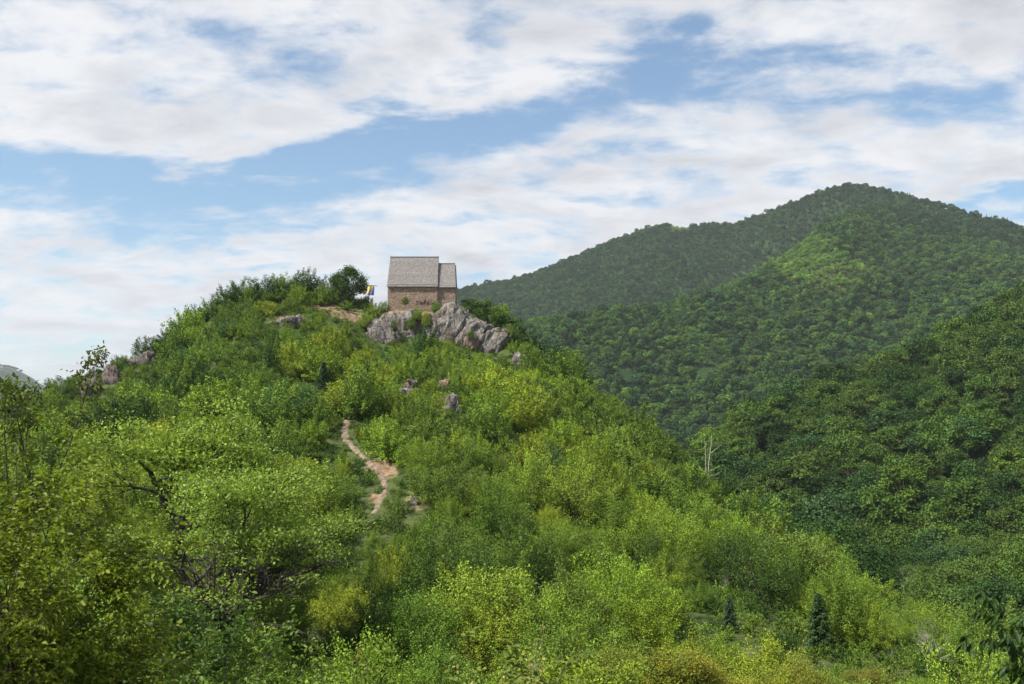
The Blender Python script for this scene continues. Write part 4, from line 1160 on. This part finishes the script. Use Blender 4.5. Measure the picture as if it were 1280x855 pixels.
# dead trees
DEAD = dict(levels=4, kids=[9, 5, 4], trunk=4.2, rad=0.12, wob=0.12, up=0.06, taper=0.4, ang=(0.4, 0.95), len=(0.42, 0.62), seg=6)
DEAD['from'] = 0.3
x, Y, zg = at(884, 139.5)
snag = [(np.array([[0, 0, -1], [.12, 0, 1.6], [.35, 0, 3.2], [.5, 0, 4.2], [.62, 0, 5.0], [.60, 0, 5.9]]), np.array([.085, .075, .06, .045, .032, .018])),
        (np.array([[-.2, .1, -1], [-.3, .1, 1.2], [-.28, .1, 3.2], [-.35, .1, 4.6], [-.42, .1, 5.2]]), np.array([.06, .05, .04, .028, .014])),
        (np.array([[.36, 0, 3.0], [1.0, 0, 3.5], [1.6, .1, 3.9], [2.0, .1, 4.4]]), np.array([.04, .034, .026, .013])),
        (np.array([[.5, 0, 4.7], [.2, -.1, 4.8], [.05, -.1, 5.0]]), np.array([.04, .03, .012])),
        (np.array([[.25, 0, .6], [.9, -.2, .9], [1.5, -.2, 1.2]]), np.array([.034, .026, .013])), (np.array([[.2, 0, -.1], [1.0, -.4, .1], [1.9, -.4, .6]]), np.array([.034, .026, .013]))]
r = thing('dead_tree', 'white forked dead snag standing bare on the side of hill', 'dead tree', (x, Y, float(uv(884, 594)[1]) * Y), 0, None)
obj('trunk', tube_mesh('trunk', snag[:2], M['dead'], 7), r)
for b in snag[2:]: obj('branch', tube_mesh('branch', [b], M['dead'], 6), r)
protect(886, 566, 12, 26, 139.5, 1.5, False)
for lab, px, Y, pb, top, seed, m_, wd in (('grey dead tree with many bare branches low on the hill', 1160, 74, 838, 766, 101, 'deadgrey', 1.25), ('small bare grey tree between hill and wooded slope', 1131, 150, 748, 706, 102, 'deadgrey', .8), ('little dead bush left of the grey dead tree', 1113, 72, 828, 803, 103, 'deadgrey', 1.0),
                                        ('thin bare tree among shrubs on the middle of slope', 906, 92, 745, 712, 104, 'deadgrey', .7)):
    _, t, tips = gen_branchy(seed, DEAD, bark=m_, sides=5)
    top_z = extent(t)[1][2]; x, Y, zg = hit(px, pb, 44); H = (pb - top) / F * Y; s = H / top_z; zb = zg - .1
    r = thing('dead_tree', lab, 'dead tree', (x, Y, max(zb, zg - .1)), 0, None); r.scale = (s * wd, s * wd, s)
    obj('trunk', t, r)
    protect(px, (pb + top) / 2, 10, (pb - top) / 2 * .9, Y, 1.5, False)


def conifer(seed, W, H):
    rg = np.random.default_rng(seed); P, A, N, lv, tb = [], [], [], [], [(np.array([[0, 0, -.3], [0, 0, H * .6], [0, 0, H]]), np.array([.03, .016, .003]) * H)]
    h = .08
    while h < .99:
        k = int(rg.integers(5, 8)); ph = rg.uniform(0, 6.28)
        for b in range(k):
            a = ph + b * 6.28 / k + rg.normal(0, .15); L = (1.0 - h) ** .85 * W / 2 * rg.uniform(.75, 1.1) + .04 * W; d = np.array([math.cos(a), math.sin(a), -.28])
            t = rg.uniform(.1, 1, 70); q = np.array([0, 0, h * H]) + d * (t * L)[:, None] + np.array([0, 0, .22 * L]) * (t ** 2)[:, None]
            sd = np.array([-math.sin(a), math.cos(a), 0]); q = q + sd * (rg.normal(0, .16, 70) * L * (1.1 - t))[:, None] + rg.normal(0, .02 * W, (70, 3))
            P.append(q); A.append(d + sd * rg.choice([-.8, .8], 70)[:, None] + [0, 0, -.2] + rg.normal(0, .2, (70, 3))); N.append(np.array([0, 0, 1.]) + rg.normal(0, .3, (70, 3))); lv.append(np.clip(rg.uniform(.3, .6) + rg.normal(0, .12, 70), 0, 1))
        h += .052
    P, A, N, lv = map(np.concatenate, (P, A, N, lv)); L = .05 * W * rg.uniform(1.2, 2.4, len(P))
    V, Fx = leaves(P, A, N, L, L * .3, rg); return mesh_np('crown', V, Fx, 4, M['leaf'], lv), tube_mesh('trunk', tb, M['bark'], 6)


for lab, px, Y, top, pb, W, col, seed in (('dark narrow spruce among pale shrubs low on the hill', 1025, 66, 742, 818, 2.5, (0.046, 0.088, 0.028), 1), ('bluish little spruce left of the dark narrow spruce', 912, 76, 746, 788, 1.4, (0.055, 0.085, 0.045), 2), ('bluish spruce like tree on the slope below bare earth ledge', 404, 150, 452, 492, 1.4, (0.05, 0.10, 0.045), 3)):
    x, Y, zg = hit(px, pb, 44); zb = zg - .1; W = W * Y / 66; H = float(uv(px, top)[1]) * Y - zb
    c, t = conifer(seed, W, H)
    r = thing('spruce', lab, 'spruce', (x, Y, zb), 0, None); k = obj('crown', c, r); k['tint'] = col; obj('trunk', t, r)
    protect(px, top + .42 * (pb - top), 13, .42 * (pb - top), Y, 1.5, False)
    SPECIAL.append(dict(x=x, Y=Y, z=zb, W=W, H=H))

# ------------------------------------------------------------------ candidates: main hill
rng = np.random.default_rng(77)
shrubs = []
sp = 3.85
for gy in np.arange(40, 208, sp):
    for gx in np.arange(-0.80 * gy - sp, 0.80 * gy + sp, sp):
        x = gx + rng.uniform(-.5, .5) * sp; Y = gy + rng.uniform(-.5, .5) * sp
        u = x / Y
        ya = float(np.interp(u, US, yA))
        if Y > ya + 12 or Y < 38: continue
        z = float(zt(x, Y)); px, pyg = proj(x, Y, z)
        pn = vnoise(x / 9, Y / 9, 61)
        if rng.random() < 0.03 + 0.10 * (pn < 0.3): continue
        s = float(np.clip(rng.lognormal(-0.03, 0.28), 0.45, 1.6))
        s *= 0.72 + 0.5 * vnoise(x / 7, Y / 7, 15)
        if px < 420 and Y > 120: s *= 0.88
        if Y < 62: s *= 1.1
        if Y > ya - 5: s *= 0.75
        f = int(rng.integers(0, 6))
        sw = s * rng.uniform(0.88, 1.18); shh = s * rng.uniform(0.85, 1.15)
        W, H = SH_PAR[f][0] * sw, SH_PAR[f][1] * shh
        if math.exp(-((x + 18) / 10) ** 4 - ((Y - 194) / 8.5) ** 4) > 0.35: continue
        pyt = proj(x, Y, z + H)[1]
        if blocked(px, (pyg + pyt) / 2, W / 2 / Y * F, (pyg - pyt) / 2, Y):
            s2 = 0.45; sw *= s2; shh *= s2; W *= s2; H *= s2; pyt = proj(x, Y, z + H)[1]
            if blocked(px, (pyg + pyt) / 2, W / 2 / Y * F, (pyg - pyt) / 2, Y, 0.85): continue
        r = vnoise(x / 14, Y / 14, 33) * 0.6 + rng.random() * 0.4
        if px < 330 and pyg < 560: tb = {'grass-green': .38, 'blue-green': .08, 'dark green': .16, 'fresh green': .26, 'olive': .12}
        elif px < 760 and pyg < 760: tb = {'yellow-green': .36, 'fresh green': .34, 'grass-green': .14, 'olive': .10, 'dark green': .06} if r > 0.42 else {'fresh green': .42, 'grass-green': .32, 'blue-green': .04, 'dark green': .08, 'olive': .14}
        else: tb = {'fresh green': .30, 'olive': .22, 'grass-green': .32, 'yellow-green': .07, 'dark green': .09}
        if pyg > 800 and 560 < px < 1060: tb = {'yellow-green': .25, 'fresh green': .4, 'olive': .15, 'grass-green': .2}
        c = pick(rng, tb)
        shrubs.append(dict(x=x, Y=Y, z=z - 0.12 * H * 0.5, W=W, H=H, form=f, col=c, tint=jit(TINT[c], rng), sc=(sw, sw * rng.uniform(.92, 1.08), shh), rot=(rng.normal(0, .06), rng.normal(0, .06), rng.uniform(0, 6.28))))

und = []
sp = 1.55
for gy in np.arange(44, 200, sp):
    for gx in np.arange(-0.62 * gy, 0.62 * gy, sp):
        x = gx + rng.uniform(-.5, .5) * sp; Y = gy + rng.uniform(-.5, .5) * sp
        if Y > float(np.interp(x / Y, US, yA)) + 4: continue
        z = float(zt(x, Y)); px, py = proj(x, Y, z)
        s = rng.uniform(.45, 1.15)
        if math.exp(-((x + 18) / 10) ** 4 - ((Y - 194) / 8.5) ** 4) > 0.35: continue
        if blocked(px, py, 1.0 * s / Y * F, .5 * s / Y * F, Y, 0.6, True):
            s *= .4
            if blocked(px, py, 1.0 * s / Y * F, .5 * s / Y * F, Y, 0.1, True, 0.55): continue
        c = pick(rng, {'olive': .25, 'grass-green': .35, 'dark green': .4})  # greens weighted dark so the gaps between shrubs read as shaded
        und.append(dict(x=x, Y=Y, z=z - .08, k=int(rng.integers(0, 3)), tint=jit(TINT[c], rng), sc=(s, s, s * rng.uniform(.8, 1.5)), rot=(0, 0, rng.uniform(0, 6.28))))

# ------------------------------------------------------------------ candidates: wooded slope across the valley
wood = []
sp = 6.4
for gy in np.arange(120, 520, sp):
    for gx in np.arange(-0.05 * gy, 0.80 * gy, sp):
        x = gx + rng.uniform(-.5, .5) * sp; Y = gy + rng.uniform(-.5, .5) * sp; u = x / Y
        ya = float(np.interp(u, US, yA)); yb = float(np.interp(u, US, yB))
        if Y < ya + 22 or Y > yb + 60: continue
        z = float(zt(x, Y)); f = int(rng.integers(0, 6))
        s = float(np.clip(rng.lognormal(-0.08, .2), .55, 1.5)) * (0.8 + 0.4 * vnoise(x / 30, Y / 30, 71))
        sw, shh = s * rng.uniform(.9, 1.15), s * rng.uniform(.85, 1.1)
        px, py = proj(x, Y, z + 6)
        nn = vnoise(x / 26, Y / 26, 5)
        if px > 1130 and py < 480 or nn > .62: tb = {'olive': .38, 'grass-green': .32, 'dark green': .2, 'fresh green': .10}
        else: tb = {'dark green': .42, 'grass-green': .36, 'blue-green': .1, 'olive': .12}
        c = pick(rng, tb)
        k = 0.69
        if blocked(px, py, BR_PAR[f][0] * sw / 2 / Y * F, 5 * shh / Y * F, Y): continue
        wood.append(dict(x=x, Y=Y, z=z - .3, W=BR_PAR[f][0] * sw, H=BR_PAR[f][1] * shh, form=f, col=c, tint=tuple(q * k * h for q, h in zip(jit(TINT[c], rng), (0.88, 1.0, 1.1))), sc=(sw, sw, shh), rot=(0, 0, rng.uniform(0, 6.28))))

# ------------------------------------------------------------------ candidates: mid ridge and mountain
runmax = np.maximum.accumulate(np.where(YS[None, :] > 46, ZT / YS[None, :], -9), axis=1)


def seen(x, Y, z, m=0.006):
    u = np.clip(x / Y, US[0], US[-1] - 1e-6); i = np.clip(((u - US[0]) / (US[1] - US[0])).astype(int), 0, len(US) - 2); j = np.clip(np.searchsorted(YS, Y * 0.985) - 1, 0, len(YS) - 1)
    return z / Y > np.minimum(runmax[i, j], runmax[i + 1, j]) - m


forest = []
for y0, y1, sp in ((470, 1000, 5.0), (1000, 1450, 5.7), (1450, 2200, 6.6)):
    gx, gy = np.meshgrid(np.arange(-0.30 * y1, 0.62 * y1, sp), np.arange(y0, y1, sp)); gx = gx.ravel(); gy = gy.ravel()
    x = gx + rng.uniform(-.5, .5, gx.shape) * sp; Y = gy + rng.uniform(-.5, .5, gx.shape) * sp
    u = x / Y; yb = np.interp(u, US, yB); yd = np.interp(u, US, yD)
    z = zt(x, Y)
    k = (Y > yb + 60) & (Y < yd + 40) & (u > -0.26) & (u < 0.62) & (rng.random(len(x)) > 0.05) & seen(x, Y, z + 9)
    x, Y, z = x[k], Y[k], z[k]
    px, py = proj(x, Y, z)
    sun_patch = np.exp(-(((px - 1030) / 48) ** 2 + ((py - 341) / 20) ** 2)) * (Y > 700)
    sun_band = np.exp(-(((px - 965) / 110) ** 2 + ((py - 320) / 20 + (px - 965) * 0.012) ** 2)) * (Y > 700) * 0.42 * (Y < np.interp(x / Y, US, yC) + 90)
    sunlit = np.maximum(sun_patch, sun_band) + 0.35 * (vnoise(x / 60, Y / 60, 91) - 0.5) * (np.maximum(sun_patch, sun_band) > 0.1)  # patch and band of sunlight on the spur, painted into the crown tints
    pn = vnoise(x / 110, Y / 110, 12); p2 = vnoise(x / 45, Y / 45, 14); rr = rng.random(len(x))
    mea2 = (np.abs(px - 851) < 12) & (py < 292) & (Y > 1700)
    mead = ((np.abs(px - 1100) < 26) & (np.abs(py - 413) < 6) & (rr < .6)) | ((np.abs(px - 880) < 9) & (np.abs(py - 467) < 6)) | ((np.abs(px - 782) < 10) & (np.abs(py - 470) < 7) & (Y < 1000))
    for a in range(len(x)):
        if mead[a]: continue
        far_ = Y[a] > 1250
        g = sunlit[a]
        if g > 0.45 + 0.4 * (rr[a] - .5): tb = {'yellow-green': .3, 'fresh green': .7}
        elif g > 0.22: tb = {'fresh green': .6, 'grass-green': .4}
        elif far_ and pn[a] > 0.6: tb = {'dark green': .8, 'grass-green': .2}
        elif not far_: tb = {'grass-green': .48, 'dark green': .22, 'fresh green': .16, 'blue-green': .14}
        else: tb = {'grass-green': .3, 'dark green': .42, 'blue-green': .28}
        c = pick(rng, tb)
        s = 0.86 * float(np.clip(rng.lognormal(-.24, .32), .40, 1.6)) * (0.75 if g > .3 else 1.0)
        kk = 4 if (far_ and px[a] > 1085 and rr[a] < .5) or (rr[a] < .02) else int(rng.integers(0, 4))
        if kk == 4: c = 'dark green'; s *= .72
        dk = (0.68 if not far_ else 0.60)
        if g > .3: dk = 0.90  # brighter tint where the spur is meant to look sunlit
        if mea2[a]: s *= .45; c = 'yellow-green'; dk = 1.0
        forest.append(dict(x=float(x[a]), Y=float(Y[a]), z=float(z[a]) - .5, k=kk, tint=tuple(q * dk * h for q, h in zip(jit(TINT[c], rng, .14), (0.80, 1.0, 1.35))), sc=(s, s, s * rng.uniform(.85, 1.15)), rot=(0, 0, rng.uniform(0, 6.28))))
# scattered woods on the far hill
gx, gy = np.meshgrid(np.arange(-3300, -1500, 26), np.arange(4050, 4560, 26)); x = gx.ravel() + rng.uniform(-12, 12, gx.size); Y = gy.ravel() + rng.uniform(-12, 12, gx.size)
k = (vnoise(x / 140, Y / 140, 8) > .42)
x, Y = x[k], Y[k]; z = zt(x, Y)
for a in range(len(x)):
    s = rng.uniform(1.0, 1.7)
    forest.append(dict(x=float(x[a]), Y=float(Y[a]), z=float(z[a]) - .5, k=int(rng.integers(0, 4)), tint=jit(TINT['dark green'], rng), sc=(s * 1.5, s * 1.5, s), rot=(0, 0, rng.uniform(0, 6.28))))


# ------------------------------------------------------------------ who is seen: the largest become objects, the rest one mass each
for q in shrubs: q['kind'] = 's'
for q in wood: q['kind'] = 'w'
paint(SPECIAL + shrubs + wood)
shrubs.sort(key=lambda q: -q['vis']); wood.sort(key=lambda q: -q['vis'])
S_IND, S_REST = shrubs[:300], shrubs[300:]
W_IND, W_REST = wood[:290], wood[290:]


LM = [('the stone chapel', 527, 350), ('the fluted limestone face', 478, 415), ('the apse rock block', 568, 402), ('the pointed grey crag', 615, 427), ('the flagpole', 466, 366), ('the bare earth ledge', 405, 382),
      ('the upper footpath bend', 431, 538), ('the red earth patch', 475, 584), ('the lower footpath end', 468, 640), ('the purplish boulder', 507, 488), ('the twiggy grey boulder', 565, 505), ('the lone summit tree', 433, 352),
      ('the white dead snag', 885, 565), ('the grey dead tree', 1160, 795), ('the dark spruce', 1025, 775), ('the bluish little spruce', 912, 765), ('the upper spreading oak', 225, 560), ('the lower spreading oak', 320, 650),
      ('the pinkish ridge rock', 113, 488), ('the ridge rock back', 175, 446), ('the yellow tree', 880, 825), ('the dry yellow bush', 690, 820), ('the leafy sapling', 600, 800), ('the small bare tree', 1130, 725), ('the hornbeam', 60, 680), ('the walnut branches', 1250, 780),
      ('the ridge thicket', 330, 362), ('the dark thicket by the chapel', 630, 405), ('the mountain foot', 800, 480), ('the wooded crest', 1240, 375), ('the wooded valley cleft', 960, 610)]


def rel(it, m):
    dx, dy = it['px'] - m[1], it['py'] - m[2]; d = math.hypot(dx, dy)
    w = 'beside' if d < 22 else ('just ' if d < 60 else 'well ' if d > 130 else '')
    if d < 22: return 'beside'
    if abs(dx) > 1.5 * abs(dy): s = 'right of' if dx > 0 else 'left of'
    elif abs(dy) > 1.5 * abs(dx): s = 'below' if dy > 0 else 'above'
    else: s = ('below' if dy > 0 else 'above') + (' and right of' if dx > 0 else ' and left of')
    return w + s


def short(q, forms, base): return ' '.join([q['col'], forms[q['form']], base])


def label_all(items, forms, base, sizes):
    used = {}
    med = float(np.median([q['H'] for q in items]))
    for it in items:
        ms = sorted(LM, key=lambda m: math.hypot(it['px'] - m[1], (it['py'] - m[2]) * 1.2))
        size = sizes[0] if it['H'] < 0.82 * med else sizes[2] if it['H'] > 1.2 * med else sizes[1]
        head = (size + ' ' if size else '') + short(it, forms, base)
        nb = sorted((q for q in items if q is not it), key=lambda q: math.hypot(q['px'] - it['px'], q['py'] - it['py']))[:5]
        cand = ['%s %s %s' % (head, rel(it, ms[0]), ms[0][0])]
        for q in nb:
            dx, dy = it['px'] - q['px'], it['py'] - q['py']
            w = ('right of' if dx > 0 else 'left of') if abs(dx) > abs(dy) else ('below' if dy > 0 else 'above')
            cand.append('%s %s %s, %s %s one' % (head, rel(it, ms[0]), ms[0][0], w, q['col'] + ' ' + forms[q['form']]))
            cand.append('%s %s %s, %s %s one' % (head, rel(it, ms[1]), ms[1][0], w, q['col'] + ' ' + forms[q['form']]))
        it['cands'] = [c for c in cand if len(c.replace(',', '').split()) <= 16] or cand[:1]
    for lvl in range(11):
        for it in items:
            if 'label' in it: continue
            c = it['cands'][min(lvl, len(it['cands']) - 1)]
            same = [q for q in items if q is not it and c in q['cands']]
            if not same and c not in used: it['label'] = c; used[c] = 1
    for it in items:
        if 'label' not in it:
            for c in it['cands']:
                if c not in used: it['label'] = c; used[c] = 1; break
            else:
                it['label'] = it['cands'][-1]


label_all(S_IND, SH_FORM, 'shrub', ('small', '', 'large'))
label_all(W_IND, BR_FORM, 'tree', ('small', '', 'tall'))
for it in S_IND:
    hi = it['Y'] < 92
    r = thing('shrub', it['label'], 'shrub', (it['x'], it['Y'], it['z']), 0, 'shrubs covering the castle hill')
    r.rotation_euler = it['rot']; r.scale = it['sc']
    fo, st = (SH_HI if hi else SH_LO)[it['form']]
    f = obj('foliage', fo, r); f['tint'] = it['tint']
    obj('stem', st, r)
for it in W_IND:
    r = thing('broadleaf_tree', it['label'], 'tree', (it['x'], it['Y'], it['z']), it['rot'][2], 'trees on the wooded slope across the valley')
    r.scale = it['sc']
    f = obj('crown', (BR_HI if it['Y'] < 215 else BR)[it['form']][0], r); f['tint'] = it['tint']
    obj('trunk', BR[it['form']][1], r)
for q in S_REST: q['k'] = q['form'] + (6 if q['Y'] < 80 else 0)
stuff('hillside_undergrowth', 'low scrub and saplings filling the hill between the shrubs', [a for a, b in SH_LO] + [a for a, b in SH_HI], S_REST)
stuff('ground_foliage', 'knee high weeds and seedlings covering the hill', UND, und)
for q in W_REST: q['k'] = q['form']
stuff('valley_woods', 'deep green woods filling the valley behind the hill', [a for a, b in BR], W_REST)
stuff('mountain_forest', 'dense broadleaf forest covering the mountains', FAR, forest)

# ------------------------------------------------------------------ air
def haze():
    top = float(ZT.max()) + 30; lo = float(ZT.min()) - 1
    bm = bmesh.new()
    bmesh.ops.create_cube(bm, size=1.0, matrix=Matrix.Translation((0, 3000, (top + lo) / 2)) @ Matrix.Diagonal((15200, 6600, top - lo, 1)))
    me = bpy.data.meshes.new('haze'); bm.to_mesh(me); bm.free()
    m = bpy.data.materials.new('air_haze'); m.use_nodes = True; n = m.node_tree.nodes; n.remove(n['Principled BSDF'])
    v = n.new('ShaderNodeVolumePrincipled'); v.inputs['Color'].default_value = (0.86, 0.92, 1.0, 1); v.inputs['Density'].default_value = HAZE; v.inputs['Anisotropy'].default_value = 0.2
    m.node_tree.links.new(v.outputs[0], n['Material Output'].inputs['Volume'])
    me.materials.append(m)
    tag(obj('haze', me), 'thin bluish summer haze over the valley', kind='stuff')


if HAZE > 0: haze()
print('counts', len(shrubs), len(wood), len(und), len(forest), 'vis300', S_IND[-1]['vis'], W_IND[-1]['vis'])
